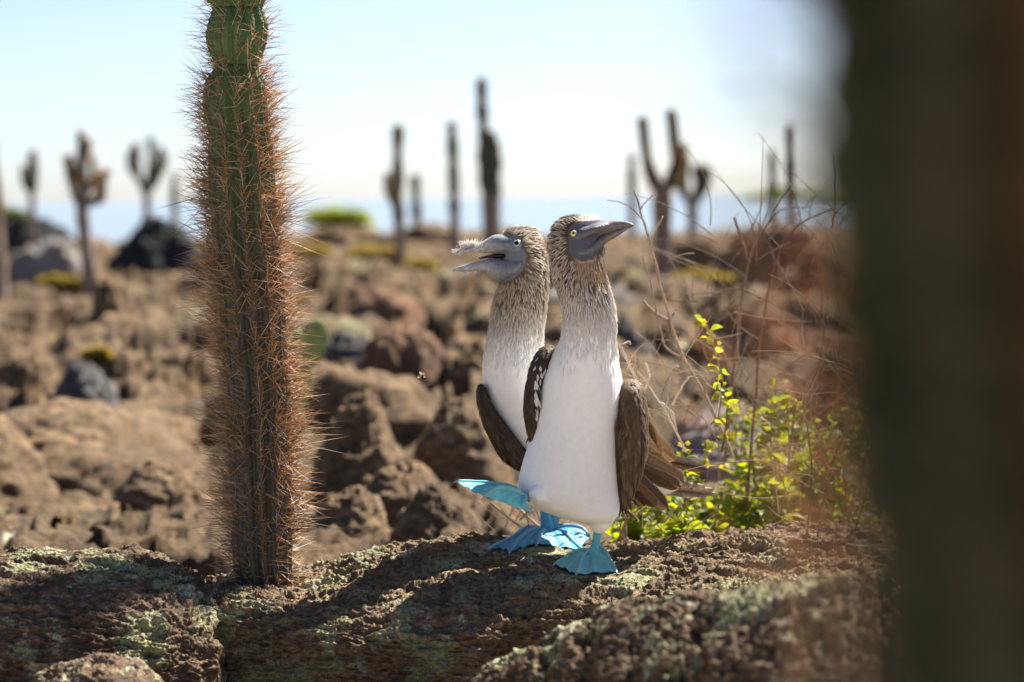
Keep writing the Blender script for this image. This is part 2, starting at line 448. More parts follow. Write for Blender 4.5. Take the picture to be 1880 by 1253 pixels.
FEET = [(1080, 1062, topD(1080, 1062), .09), (960, 1015, topD(960, 1015), .10), (1050, 1005, topD(1050, 1005), .09)]
rockC, VC = rock_sheet('lava_rock', M_rock, KEY_C, 'long brown lava ledge speckled with lichen that the two birds stand on', 1300, 430, .022, 40, FEET, flow=(.38, 1.15, 2.4))
KEY_L = [(-420, 1060, 5.75, 1150, 5.45, 5.25), (-200, 1030, 5.75, 1140, 5.42, 5.25), (0, 1024, 5.75, 1130, 5.42, 5.25), (110, 1022, 5.76, 1125, 5.44, 5.28), (230, 1018, 5.78, 1130, 5.45, 5.3),
         (290, 1030, 5.78, 1135, 5.47, 5.33), (340, 1052, 5.78, 1150, 5.5, 5.38), (385, 1090, 5.76, 1175, 5.52, 5.42), (420, 1160, 5.72, 1215, 5.54, 5.45)]
rockL, VL = rock_sheet('lava_rock', M_rockL, KEY_L, 'dark lichen crusted lava boulder left of the big cactus foot', 640, 330, .016, 60, flow=(.42, 1.2, 2.2))
KEY_S = [(60, 1250, 5.22, 1275, 5.15, 5.1), (120, 1226, 5.22, 1262, 5.13, 5.08), (190, 1208, 5.22, 1250, 5.12, 5.08), (250, 1218, 5.22, 1258, 5.12, 5.08), (300, 1248, 5.22, 1275, 5.15, 5.1)]
rock_sheet('lava_rock', M_rockL, KEY_S, 'small crumbly lava knob at the bottom edge below the lichen crusted boulder', 170, 110, .008, 75, drop=.35)
KEY_F = [(840, 1290, 5, 1320, 4.85, 4.75), (920, 1240, 4.95, 1290, 4.8, 4.7), (985, 1198, 4.9, 1265, 4.72, 4.65), (1070, 1165, 4.8, 1250, 4.6, 4.5), (1150, 1128, 4.7, 1240, 4.48, 4.4), (1250, 1110, 4.6, 1235, 4.35, 4.25),
         (1350, 1100, 4.5, 1235, 4.2, 4.1), (1450, 1092, 4.4, 1225, 4.1, 4), (1560, 1070, 4.3, 1215, 4, 3.9), (1700, 1050, 4.2, 1200, 3.9, 3.8), (1950, 1040, 4.1, 1200, 3.8, 3.7), (2300, 1080, 4.1, 1220, 3.8, 3.7)]
rock_sheet('lava_rock', M_rockF, KEY_F, 'blurred dark lava rock nearest the lower right corner, in front of the ledge', 700, 300, .018, 90, drop=.6)

# ------------------------------------------------------------------ boulders of the lava field
def boulder(px, ytop, D, hw, mat, label, group=None, dr=.8, seed=0, sink=.12, rough=.34, name='lava_boulder', res=(46, 72), cat='boulder', sq=2.6):
    top = P(px, ytop, D); gz_ = ground_z([top[0]], [top[1]])[0]
    base = -.45 if D < 40 else gz_ - .2
    rx = hw * D / F; ry = rx * dr; rz = max((top[2] - base), .05)
    nu, nv = res
    ph = np.linspace(.02, np.pi * .5, nu); th = np.linspace(0, 2 * np.pi, nv, endpoint=False)
    PH, TH = np.meshgrid(ph, th, indexing='ij')
    e = 2 / sq
    sp = np.sin(PH)**e; cp = np.cos(PH)**e
    dirs = np.stack([sp * np.cos(TH), sp * np.sin(TH), cp], -1).reshape(-1, 3)
    sc = np.array([rx, ry, rz])
    pos = dirs * sc
    n1 = fbm(pos * (1.3 / rx) + seed * 3.7, 4, .55, seed=100 + seed)
    n2 = fbm(pos * np.array([1, 1, 1.6]) * (3.6 / rx) + seed, 5, .6, seed=130 + seed, ridge=True)
    n3 = fbm(pos * np.array([1, 1, 2.0]) * (11 / rx) + seed, 4, .6, seed=160 + seed, ridge=True)
    pos = pos * (1 + rough * n1 + .42 * rough * (n2 - .25) + .12 * rough * n3)[:, None]
    pos += np.array([top[0], top[1], base])
    g = Geo(); g.add(pos.reshape(nu, nv, 3), grid_faces(nu, nv, True))
    capv = np.vstack([pos[:nv], pos[:nv].mean(0)]); q = np.arange(nv)
    g.add(capv, np.stack([q, (q + 1) % nv, np.full(nv, nv)], -1))
    o = obj(name, g, mat)
    return tag(o, label, cat, group)
B = [
 (130, 722, 11.0, 270, M_bould, 'broad sunlit brown lava mound between the left frame edge and the big cactus', .9),
 (-60, 770, 10.4, 200, M_bould, 'brown lava slab cut by the left edge of the frame', .8),
 (300, 850, 9.6, 130, M_bould, 'low brown lava hump just left of the big cactus stem', .8),
 (660, 715, 9.8, 105, M_bould, 'pale topped lava slab just right of the big cactus stem', 1.0),
 (745, 840, 9.0, 130, M_bould, 'rounded brown lava boulder low between the cactus and the birds', .8),
 (640, 900, 8.5, 90, M_bould, 'low tan lava boulder right behind the foot of the big cactus', .8),
 (840, 740, 10.0, 120, M_bould, 'flat topped tan lava slab left of the birds under the flying insect', .8),
 (800, 905, 8.4, 120, M_bould, 'low speckled lava boulder behind the raised blue foot', .7),
 (740, 610, 13.5, 115, M_bould_red, 'overhanging lava block with a dark hollow behind the flying insect', .7),
 (880, 628, 13.2, 70, M_bould, 'brown lava block beside the dark hollow left of the rear bird', .7),
 (645, 612, 15.0, 80, M_bould_grey, 'grey lava stone right of the cactus at mid height', .8),
 (290, 412, 36.0, 75, M_bould_dark, 'blue black lava mound near the shore left of the big cactus', .8),
 (85, 440, 32.0, 62, M_bould_pale, 'pale grey lava hump on the left by the thin cactus trunks', .7),
 (30, 405, 52.0, 110, M_bould_dark, 'dark low lava bank on the far left shore', .5),
 (790, 410, 62.0, 60, M_bould, 'olive brown rock knoll on the shore left of the birds heads', .7),
 (640, 418, 58.0, 110, M_bould, 'tan bank under the yellow green shore shrub', .6),
 (1340, 745, 10.5, 150, M_bould_pink, 'smooth pale pinkish rock behind the leafy stems right of the birds', .9),
 (1420, 420, 26.0, 115, M_bould_red, 'reddish brown rocky rise right of the birds below the green islet', .7),
 (1300, 440, 30.0, 100, M_bould, 'brown rocky rise behind the dead branching twig', .6),
 (1150, 600, 14.5, 60, M_bould_grey, 'grey lava stone right behind the front bird neck', .8),
 (1500, 600, 14.0, 120, M_bould_red, 'rust brown lava block behind the dry twigs at right', .8),
 (150, 668, 13.5, 75, M_bould_grey, 'bluish grey lava stone above the sunlit mound at left', .8),
 (230, 655, 14.5, 85, M_bould, 'brown lava block above the sunlit mound, left of the cactus stem', .8),
 (40, 655, 14.0, 95, M_bould, 'brown lava block by the left frame edge', .8),
]
for i, (px, yt, D, hw, mt, lb, dr) in enumerate(B):
    boulder(px, yt, D, hw * (1.25 if D > 25 else 1), mt, lb, dr=dr * (1.5 if D < 16 else 1), seed=i, sq=(1.7 if hw > 100 else 2.3) if D < 12 else 2.1, rough=.13 if D < 12 else .24, res=(56, 90) if D < 12 else (40, 64))
rb = np.random.default_rng(5)
for i in range(44):
    D = 12 + 40 * rb.random()**1.5; px = rb.uniform(-150, 1600)
    q = gpt(px, D); y0 = pix(q)[1]
    hh = rb.uniform(.08, .22) * (1 + D / 50)
    yt = y0 - hh * F / D
    boulder(px, yt, D, hh * rb.uniform(1.3, 2.6) * F / D, [M_bould, M_bould, M_bould, M_bould, M_bould_red][i % 5] if i % 9 else M_bould_pale,
            'blurred lava rock among many strewn over the field behind the birds', 'rocks strewn over the lava field', dr=.8, seed=50 + i, res=(22, 36), sq=2.5)

# ------------------------------------------------------------------ islet on the far right, shore shrubs
def clump(g, cen, r, n, size, cols_, seed):
    q = np.random.default_rng(seed)
    d = q.normal(size=(n, 3)); d /= np.linalg.norm(d, axis=1)[:, None]; d[:, 2] = np.abs(d[:, 2])
    lump = 1 + .35 * fbm(d * 2.2 + seed, 3, seed=seed)
    pos = np.asarray(cen) + d * np.asarray(r) * (lump * q.random(n)**.35)[:, None]
    a = q.normal(size=(n, 3)); a /= np.linalg.norm(a, axis=1)[:, None]
    b = np.cross(a, q.normal(size=(n, 3))); b /= np.linalg.norm(b, axis=1)[:, None]
    s = size * q.uniform(.6, 1.4, n)[:, None]
    v = np.stack([pos - a * s, pos + b * s * .5, pos + a * s, pos - b * s * .5], 1)
    c = np.asarray(cols_)[q.integers(0, len(cols_), n)]
    g.add(v.reshape(-1, 3), np.arange(n * 4).reshape(n, 4), np.repeat(c, 4, axis=0))
GREEN = [(.10, .16, .02), (.16, .22, .03), (.22, .26, .03), (.07, .11, .02)]
sh = thing('islet', (P(1450, 372, 950)[0], P(1450, 372, 950)[1], SEA_Z), 'far low islet with green scrub across the water at right', 'islet')
g = Geo(); xs = np.linspace(1285, 1900, 60); DI = 950.0
for side in (0,):
    th = np.linspace(0, np.pi, 9)
    cx = np.stack([P(x, 370, DI) for x in xs])
    hgt = .55 * np.minimum(1, (xs - 1280) / 120)[:, None] * np.sin(th)[None] + .25 * np.sin(th)[None]
    hgt = hgt * (1 + .4 * fbm(np.c_[xs * .05, xs * 0, xs * 0], 3)[:, None])
    V = np.stack([np.repeat(cx[:, 0:1], 9, 1), cx[:, 1:2] + 22 * np.cos(th)[None], SEA_Z - .1 + hgt + 0 * cx[:, 0:1]], -1)
    g.add(V, grid_faces(60, 9))
obj('rock_bank', g, M_bould_dark, sh)
g = Geo()
for k, (x, hpx, wpx) in enumerate([(1385, 8, 22), (1408, 13, 26), (1432, 20, 30), (1462, 16, 30), (1495, 14, 26), (1530, 13, 30), (1570, 14, 30), (1620, 15, 34), (1680, 14, 40), (1750, 15, 40), (1830, 15, 40)]):
    c = P(x, 369, DI); c[2] = SEA_Z + .3
    clump(g, c, (wpx * DI / F, 8.0, hpx * DI / F), 1000, .8, GREEN, 300 + k)
obj('scrub', g, M_leaf, sh, kind='stuff')
def shrub(px, py, D, wpx, hpx, label, cols_, n, size, seed, group=None):
    c = P(px, py, D); c[2] = min(c[2], ground_z([c[0]], [c[1]])[0] + .5)
    c = P(px, py, D)
    o = thing('shore_shrub', c, label, 'shrub', group)
    g = Geo(); 
    for q in range(4):
        clump(g, c + np.array([(q - 1.5) * .42 * wpx * D / F, 0, 0]), (wpx * .5 * D / F, wpx * .35 * D / F, hpx * (1 - .13 * abs(q - 1.2)) * D / F), n, size, cols_, seed + q)
    obj('foliage', g, M_leaf, o, kind='stuff')
    g = Geo()
    for q in range(9):
        a = c + np.array([(random.random() - .5) * wpx * .8 * D / F, 0, -.25]); b = a + np.array([(random.random() - .5) * .2, 0, hpx * .6 * D / F + .25])
        tube(g, np.linspace(a, b, 4), np.linspace(.012, .004, 4), 5, (.12, .08, .05))
    obj('stem', g, M_twig, o)
LIME = [(.26, .32, .02), (.32, .38, .03), (.20, .26, .02)]
shrub(622, 414, 57, 60, 40, 'bright yellow green shrub on the shore right of the big cactus', LIME, 420, .05, 400)
shrub(0, 398, 50, 40, 20, 'small green shrub on the shore at the left frame edge', GREEN, 260, .05, 420)
OLIVE = [(.28, .23, .07), (.34, .27, .08), (.2, .17, .07), (.36, .26, .10)]
SHL = ['straw yellow shrub at the foot of the slim one-armed cactus', 'straw yellow shrub left of the pale leaning cactus trunk', 'straw yellow shrub close to the left side of the big cactus stem',
       'straw yellow shrub below the bright green shore shrub', 'straw yellow shrub right of the large forked cactus trunk', 'straw yellow shrub behind the dry arching stems at right', 'small straw yellow shrub above the broad sunlit lava mound', 'straw yellow shrub touching the right side of the big cactus stem']
for k, (px, py, D, wp, hp) in enumerate([(760, 500, 34, 70, 32), (110, 530, 28, 60, 28), (320, 610, 17, 60, 28), (690, 470, 40, 80, 20), (1290, 520, 25, 90, 28), (1400, 490, 26, 80, 28), (180, 660, 14.5, 40, 26), (560, 470, 36, 70, 24)]):
    shrub(px, py, D, wp * .6, hp * .8, SHL[k], OLIVE, 300, .022 * D / 20 + .008, 440 + 7 * k, 'straw yellow shrubs among the lava rocks')

# ------------------------------------------------------------------ distant cacti
def far_cactus(label, D, base_py, parts, seed=0, trunk_n=1, wood=(.23, .17, .13)):
    """parts: list of (polyline px points, half width px at start, at end); the first trunk_n are woody"""
    q = np.random.default_rng(900 + seed)
    x0, y0 = parts[0][0][0]
    b = P(x0, base_py, D)
    root = thing('candelabra_cactus', b, label, 'cactus', None)
    sp = Geo()
    for i, (pl, w0, w1) in enumerate(parts):
        pl = np.asarray(pl, float)
        d = np.zeros(len(pl)) if i == 0 else np.linspace(0, 1, len(pl)) * q.uniform(-.25, .25)
        if i == 0: pl = np.vstack([[pl[0, 0], base_py + 40], pl]); d = np.zeros(len(pl))
        key = np.c_[pl, D + d]
        n = 34
        s = spline(key, n); pts = P(s[:, 0], s[:, 1], s[:, 2])
        w = (.92 if seed in (1, 2, 3, 4) else 1.2) * np.linspace(w0, w1, n) * D / F
        L = np.linalg.norm(pts[-1] - pts[0])
        seg_len = .45 + .3 * q.random()
        u = np.linspace(0, L, n) / seg_len + q.random()
        woody = i < trunk_n
        if not woody: w = w * (1 - .28 * np.abs(np.cos(np.pi * u))**5)
        w[-3:] *= (.95, .75, .3)
        w = w * (1 + .10 * vnoise(np.c_[u * 4, u * 0 + i, u * 0 + seed], seed))
        t, a, bb = frames(pts)
        m = 40; th = np.linspace(0, 2 * np.pi, m, endpoint=False)
        rr = 1 + (.05 if woody else .13) * np.cos(th * 10)
        v = pts[:, None] + (w[:, None] * rr[None])[..., None] * (np.cos(th)[None, :, None] * a[:, None] + np.sin(th)[None, :, None] * bb[:, None])
        gr = np.array([.07, .085, .05]) * q.uniform(.8, 1.25)
        c0 = np.array(wood) if woody else gr
        mixv = np.clip(vnoise(np.c_[pts * 3.1], 5 + seed) * .5 + .3, 0, 1)[:, None]
        cc = c0 * (1 - mixv * .6) + (np.array(wood) * .8 if not woody else np.array([.33, .27, .22])) * mixv * .6
        g = Geo(); g.add(v, grid_faces(n, m, True), np.repeat(cc, m, axis=0))
        obj('trunk' if woody else 'arm', g, M_cact_far, root)
        if not woody:
            ns = 420
            k = q.integers(1, n - 1, ns); tt = th[(q.integers(0, 10, ns) * 4) % m]
            nd = np.cos(tt)[:, None] * a[k] + np.sin(tt)[:, None] * bb[k]
            p0 = pts[k] + nd * w[k][:, None] + t[k] * (q.random(ns)[:, None] - .5) * L / n
            dr = nd + .6 * q.normal(size=(ns, 3)); dr /= np.linalg.norm(dr, axis=1)[:, None]
            ln = q.uniform(.03, .07, ns)[:, None]
            sd_ = np.cross(dr, [0, 1.0, 0.2]); sd_ /= np.linalg.norm(sd_, axis=1)[:, None] + 1e-9
            wv = .0016
            sp.add(np.stack([p0 - sd_ * wv, p0 + sd_ * wv, p0 + dr * ln], 1).reshape(-1, 3), np.arange(ns * 3).reshape(ns, 3), (.30, .25, .2))
    if sp.n: obj('spines', sp, M_spine, root, kind='stuff')
    return root
far_cactus('thin candelabra cactus farthest to the left, two close arms on a pale trunk', 45, 450, [([(62, 450), (60, 400), (58, 345)], 6, 6), ([(58, 350), (60, 310), (60, 278)], 11, 10), ([(54, 350), (44, 330), (42, 305)], 6, 6)], 1)
far_cactus('candelabra cactus with tall pale leaning trunk and several arms left of the big cactus', 28, 570,
           [([(172, 570), (162, 480), (152, 400), (150, 335)], 16, 11), ([(152, 400), (150, 320), (148, 240)], 11, 8), ([(148, 345), (134, 320), (128, 285)], 8, 6), ([(155, 350), (172, 330), (168, 285)], 8, 6), ([(156, 370), (185, 365), (190, 330), (197, 312)], 8, 8), ([(152, 380), (136, 360), (126, 320), (122, 285)], 6, 5), ([(178, 362), (180, 340), (184, 318)], 5, 5), ([(150, 300), (160, 280), (163, 255)], 5, 5)], 2)
far_cactus('two armed cactus forked like a goblet close to the left of the big cactus', 55, 415,
           [([(270, 415), (270, 380), (270, 350)], 6, 8), ([(268, 352), (255, 320), (248, 262)], 8, 7), ([(271, 352), (278, 310), (276, 250)], 9, 7), ([(273, 345), (292, 320), (296, 268)], 8, 7), ([(262, 335), (240, 310), (238, 275)], 5, 5), ([(285, 325), (300, 310), (306, 285)], 5, 5)], 3)
far_cactus('short faint cactus just peeping out left of the big cactus spines', 60, 410, [([(322, 410), (321, 380)], 7, 7), ([(321, 385), (320, 350), (322, 318)], 8, 7)], 4)
far_cactus('pale woody cactus trunk cut by the left edge of the frame', 24, 640, [([(2, 640), (-2, 540), (-6, 440), (-8, 380)], 14, 11), ([(-8, 390), (-14, 330), (-16, 260)], 11, 9), ([(-8, 400), (-40, 360), (-44, 300)], 10, 8)], 5)
far_cactus('slim cactus with one short side arm between the big cactus and the rear bird', 34, 530,
           [([(738, 530), (735, 460), (732, 400)], 11, 8), ([(732, 405), (730, 320), (731, 228)], 9, 8), ([(728, 375), (714, 350), (711, 318)], 7, 6)], 6)
far_cactus('faint short cactus column just right of the slim one-armed cactus', 66, 418, [([(766, 418), (765, 390)], 6, 7), ([(765, 395), (763, 360), (762, 320)], 8, 7)], 7)
far_cactus('straight single cactus column left of the tallest cactus', 46, 462, [([(836, 462), (835, 410), (834, 380)], 8, 8), ([(834, 385), (832, 300), (829, 223)], 9, 8)], 8)
far_cactus('tallest cactus, knobbly and double near its middle, rising behind the rear bird', 50, 450,
           [([(905, 450), (902, 400), (900, 350)], 15, 15), ([(900, 360), (890, 270), (885, 200), (884, 140)], 10, 8), ([(903, 365), (908, 300), (900, 240)], 12, 10), ([(897, 365), (886, 320), (884, 270)], 8, 7)], 9)
far_cactus('faint thin cactus column just left of the forked cactus by the front beak', 60, 400, [([(1161, 400), (1161, 370)], 6, 6), ([(1161, 375), (1160, 330), (1160, 283)], 7, 6)], 10)
far_cactus('large forked cactus with two raised arms right of the front beak', 26, 585,
           [([(1222, 585), (1218, 480), (1216, 400), (1216, 335)], 15, 14), ([(1208, 345), (1192, 310), (1184, 260), (1179, 214)], 10, 7), ([(1226, 345), (1240, 310), (1237, 250), (1231, 200)], 10, 7), ([(1236, 320), (1250, 295), (1255, 266)], 9, 7)], 11, wood=(.26, .17, .11))
far_cactus('small bushy candelabra cactus right of the large forked one', 48, 425,
           [([(1272, 425), (1272, 395), (1270, 370)], 8, 8), ([(1268, 372), (1250, 345), (1245, 300)], 6, 6), ([(1272, 370), (1282, 340), (1275, 305)], 6, 6), ([(1274, 372), (1292, 350), (1297, 325), (1298, 305)], 6, 8), ([(1270, 374), (1258, 345), (1262, 285)], 5, 5), ([(1276, 365), (1286, 335), (1288, 300)], 5, 5)], 12)
far_cactus('grey thin cactus column in front of the islet, left of its taller neighbour', 70, 392, [([(1420, 392), (1420, 360)], 7, 7), ([(1420, 365), (1419, 320), (1418, 275)], 7, 6)], 13)
far_cactus('dark taller cactus column in front of the islet by the near cactus', 60, 392, [([(1455, 392), (1455, 360)], 7, 7), ([(1455, 365), (1454, 300), (1452, 228)], 7, 6)], 14)

# ------------------------------------------------------------------ the spiny cacti
def spiny_cactus(label, rows, D0, nrib, spacing, nsp, lens, thick, seed, seg_breaks, green=1.0, amount=lambda py: 1.0, nlong=120, name='spiny_cactus', sag=0.25, aged=1.0, depth=.20, sbright=.88, stripe=False, skin=None):
    """rows: (py, centre px, half width px, D)"""
    q = np.random.default_rng(seed)
    base = P(rows[-1][1], rows[-1][0], rows[-1][3])
    root = thing(name, base, label, 'cactus')
    n = 260
    r = spline(rows, n)
    wob = vnoise(np.c_[r[:, 0] * .011, r[:, 0] * 0 + seed, r[:, 0] * 0], 9); wob2 = vnoise(np.c_[r[:, 0] * .017, r[:, 0] * 0 + seed, r[:, 0] * 0 + 5], 9)
    cen = P(r[:, 1] + 4.5 * wob, r[:, 0], r[:, 3]); rad = r[:, 2] * (1 + .06 * wob2) * r[:, 3] / F
    m = nrib * 8; th = np.linspace(0, 2 * np.pi, m, endpoint=False)
    prof = np.abs(np.cos(th * nrib / 2))**.8
    prof = 1 - depth + depth * prof
    brk = list(seg_breaks)
    edges = [rows[0][0]] + brk + [rows[-1][0]]
    ex = right; ey = np.array([0, 1.0, 0])
    def ring(i): return cen[i][None] + rad[i] * prof[:, None] * (np.cos(th)[:, None] * ex + np.sin(th)[:, None] * ey)
    for a, b in zip(edges[:-1], edges[1:]):
        idx = [i for i in range(n) if a - .5 <= r[i, 0] <= b + 4.5]
        V = np.stack([ring(i) for i in idx])
        py = r[idx, 0]
        age = aged * np.clip((py - 120) / 420, 0, 1)[:, None]
        gcol = np.array([.055, .105, .03]) * (1 - age) * green + np.array([.05, .045, .03]) * age
        cc = np.repeat(gcol, m, axis=0) * np.tile(.55 + .45 * (1 - (prof - 1 + depth) / depth * .3), len(idx))[:, None]
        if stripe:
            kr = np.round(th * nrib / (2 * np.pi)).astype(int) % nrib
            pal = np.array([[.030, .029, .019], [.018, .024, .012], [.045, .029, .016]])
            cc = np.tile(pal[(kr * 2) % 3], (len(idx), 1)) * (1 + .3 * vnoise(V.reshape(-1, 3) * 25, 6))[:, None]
        g = Geo(); g.add(V, grid_faces(len(idx), m, True), cc)
        qq = np.arange(m)
        for k in (0, -1): g.add(np.vstack([V[k], V[k].mean(0)]), np.stack([qq, (qq + 1) % m, np.full(m, m)], -1), cc[0])
        obj('stem_segment', g, skin or M_cact, root)
    # areoles and spines
    s = np.concatenate([[0], np.cumsum(np.linalg.norm(np.diff(cen, axis=0), axis=1))])
    P0, NR, PY, OUT = [], [], [], []
    for k in range(nrib):
        t = 2 * np.pi * k / nrib
        sa = np.arange(q.random() * spacing, s[-1], spacing); sa = sa + q.normal(size=len(sa)) * spacing * .1
        c = np.stack([np.interp(sa, s, cen[:, j]) for j in range(3)], -1); rr = np.interp(sa, s, rad); py = np.interp(sa, s, r[:, 0])
        d = math.cos(t) * ex + math.sin(t) * ey
        P0.append(c + rr[:, None] * d); NR.append(np.tile(d, (len(sa), 1))); PY.append(py)
    P0 = np.concatenate(P0); NR = np.concatenate(NR); PY = np.concatenate(PY)
    # woolly areoles
    g = Geo()
    oc = np.array([[1, 0, 0], [0, 1, 0], [-1, 0, 0], [0, -1, 0], [0, 0, 1], [0, 0, -1]], float)
    of = np.array([[0, 1, 4], [1, 2, 4], [2, 3, 4], [3, 0, 4], [1, 0, 5], [2, 1, 5], [3, 2, 5], [0, 3, 5]])
    na = len(P0); sz = thick * 4.0
    V = P0[:, None] + oc[None] * sz * np.array([1, 1, 1.2])
    g.add(V.reshape(-1, 3), (of[None] + 6 * np.arange(na)[:, None, None]).reshape(-1, 3), (.33, .29, .24))
    obj('areoles', g, M_spine, root, kind='stuff')
    amt = np.array([amount(p) for p in PY])
    amt = amt * np.clip(.95 + .6 * vnoise(P0 * 22, seed), .5, 1.4)
    cnt = np.maximum(1, np.round(nsp * amt * q.uniform(.7, 1.3, na))).astype(int)
    rep = np.repeat(np.arange(na), cnt); ns = len(rep)
    p0 = P0[rep]; nr = NR[rep]
    tang = np.stack([-nr[:, 1], nr[:, 0], 0 * nr[:, 0]], -1)
    up_ = np.array([0, 0, 1.0])
    d = nr * q.uniform(.35, 1.0, ns)[:, None] + tang * q.normal(size=ns)[:, None] * .33 + up_ * (q.normal(size=ns) * .34 + sag)[:, None]
    d /= np.linalg.norm(d, axis=1)[:, None]
    L = lens[0] + (lens[1] - lens[0]) * q.random(ns)**1.8
    L *= .75 + .25 * amt[rep]
    bend = q.normal(size=(ns, 3)) * .025
    def spine_geo(sel, gg, thk):
        a, dd, ll = p0[sel], d[sel], L[sel][:, None]
        u = np.cross(dd, np.array([.3, .2, .9])); u /= np.linalg.norm(u, axis=1)[:, None]; v = np.cross(dd, u)
        k = len(a); th3 = (0, 2.094, 4.189)
        rings = []
        mid = a + dd * ll * .55 + bend[sel] * ll * .5; tip = a + dd * ll + bend[sel] * ll
        for cpos, rr in ((a, thk), (mid, thk * .72)):
            for t in th3: rings.append(cpos + rr * (math.cos(t) * u + math.sin(t) * v))
        rings.append(tip)
        V = np.stack(rings, 1)
        f4 = np.array([[0, 1, 4, 3], [1, 2, 5, 4], [2, 0, 3, 5]]); f3 = np.array([[3, 4, 6], [4, 5, 6], [5, 3, 6]])
        off = 7 * np.arange(k)[:, None, None]
        kind = q.random(k)[:, None]
        base_c = np.where(kind < .5, np.array([.33, .255, .16]), np.where(kind < .75, np.array([.56, .36, .11]), np.array([.64, .58, .50])))
        base_c = base_c * sbright * q.uniform(.6, 1.25, k)[:, None]
        cc = np.repeat(base_c, 7, axis=0)
        vv = V.reshape(-1, 3)
        gg.v.append(vv); gg.f.append((f4[None] + off).reshape(-1, 4) + gg.n); gg.f.append((f3[None] + off).reshape(-1, 3) + gg.n); gg.c.append(cc); gg.n += len(vv)
    order = np.argsort(-L * (1.0 - .9 * (nr[:, 1] > .45)))
    big, rest = order[:nlong], order[nlong:]
    g = Geo(); spine_geo(rest, g, thick); obj('spines', g, M_spine, root, kind='stuff', smooth=False)
    L[big] *= 1.25
    for b in big:
        g = Geo(); spine_geo(np.array([b]), g, thick * 1.15); obj('spine', g, M_spine, root, smooth=False)
    return root

DC = 5.86
rows_c = [(-75, 432, 30, DC), (-60, 432, 48, DC), (-20, 433, 56, DC), (0, 434, 54, DC), (12, 436, 46, DC), (22, 437, 47, DC), (45, 438, 53, DC), (75, 437, 54, DC), (100, 437, 49, DC), (117, 437, 41, DC), (128, 437, 43, DC),
          (155, 435, 58, DC), (200, 435, 62, DC), (260, 437, 59, DC), (330, 440, 59, DC), (400, 444, 60, DC), (480, 452, 61, DC), (560, 461, 61, DC), (640, 467, 60, DC), (720, 471, 60, DC),
          (800, 475, 59, DC), (880, 479, 58, DC), (960, 481, 55, DC), (1020, 482, 52, DC), (1062, 482, 50, DC), (1085, 482, 48, DC)]
spiny_cactus('tall brown spined cactus with a green jointed top standing on the ledge at left', rows_c, DC, 13, .0125, 13, (.018, .095), .00066, 21, (14, 119),
             amount=lambda py: .16 if py < 20 else .26 + .10 * max(0, (py - 80) / 40) if py < 118 else min(1.0, .52 + (py - 118) / 380) * (1 - .45 * max(0, min(1, (py - 930) / 100))), nlong=140, green=1.05)
DN = 1.02
rows_n = [(-260, 1823, 270, DN), (-240, 1823, 340, DN), (-100, 1826, 345, DN), (100, 1833, 352, DN), (300, 1838, 356, DN), (500, 1853, 355, DN), (700, 1873, 352, DN), (900, 1898, 350, DN), (1100, 1933, 348, DN), (1350, 1958, 345, DN),
          (2200, 2008, 330, DN), (4000, 2048, 320, DN), (6200, 2068, 315, DN)]
spiny_cactus('huge dark blurred cactus filling the right edge close to the camera', rows_n, DN, 9, .02, 7, (.015, .095), .0006, 22, (), nlong=60, green=.3, aged=.0, sbright=.16, stripe=True, skin=M_cact_shaded, depth=.32, amount=lambda py: 1.0)  # stripe and spine colours dimmed, standing in for the shade on it

# small prickly pear
pp = P(570, 700, 9.6)
root = thing('prickly_pear', pp, 'small green prickly pear pad peeping out right of the big spiny cactus', 'cactus')
for k, (px, py, hw, hh, tl) in enumerate([(574, 634, 24, 48, -.22), (540, 640, 24, 42, .3), (552, 705, 22, 45, 0), (538, 785, 23, 48, .2), (524, 868, 24, 50, .1), (518, 950, 24, 50, 0), (518, 1010, 24, 40, 0)]):
    u, v = np.linspace(0, np.pi, 16), np.linspace(0, 2 * np.pi, 24, endpoint=False)
    U, W = np.meshgrid(u, v, indexing='ij')
    s = 9.6 / F
    x = hw * s * np.sin(U) * np.cos(W) * (1 + .25 * np.cos(U)); z = hh * s * np.cos(U); y = .012 * np.sin(U) * np.sin(W)
    c, sn = math.cos(tl), math.sin(tl)
    V = P(px, py, 9.6) + np.stack([x * c - z * sn, y + .35 * x, x * sn + z * c], -1)
    g = Geo(); g.add(V, grid_faces(16, 24, True), (.22, .27, .08)); obj('pad', g, M_cact, root)
# ------------------------------------------------------------------ birds
def remesh(name, geo, voxel, smooth=4):
    me = geo.mesh(name); o = bpy.data.objects.new(name + '_src', me); COL.objects.link(o)
    r = o.modifiers.new('r', 'REMESH'); r.mode = 'VOXEL'; r.voxel_size = voxel
    s = o.modifiers.new('s', 'SMOOTH'); s.iterations = smooth; s.factor = .5
    bpy.context.view_layer.update()
    ev = o.evaluated_get(bpy.context.evaluated_depsgraph_get())
    out = bpy.data.meshes.new_from_object(ev)
    bpy.data.objects.remove(o); bpy.data.meshes.remove(me)
    out.polygons.foreach_set('use_smooth', np.ones(len(out.polygons), bool))
    out.name = name
    return out
def tri_data(me):
    me.calc_loop_triangles()
    V = np.empty(len(me.vertices) * 3, np.float32); me.vertices.foreach_get('co', V); V = V.reshape(-1, 3).astype(float)
    T = np.empty(len(me.loop_triangles) * 3, np.int32); me.loop_triangles.foreach_get('vertices', T); T = T.reshape(-1, 3)
    Nn = np.empty(len(me.vertices) * 3, np.float32); me.vertices.foreach_get('normal', Nn); Nn = Nn.reshape(-1, 3).astype(float)
    return V, T, Nn
def set_col(me, C):
    at = me.color_attributes.get('Col') or me.color_attributes.new('Col', 'FLOAT_COLOR', 'POINT')
    at.data.foreach_set('color', np.c_[C, np.ones(len(C))].astype(np.float32).ravel())
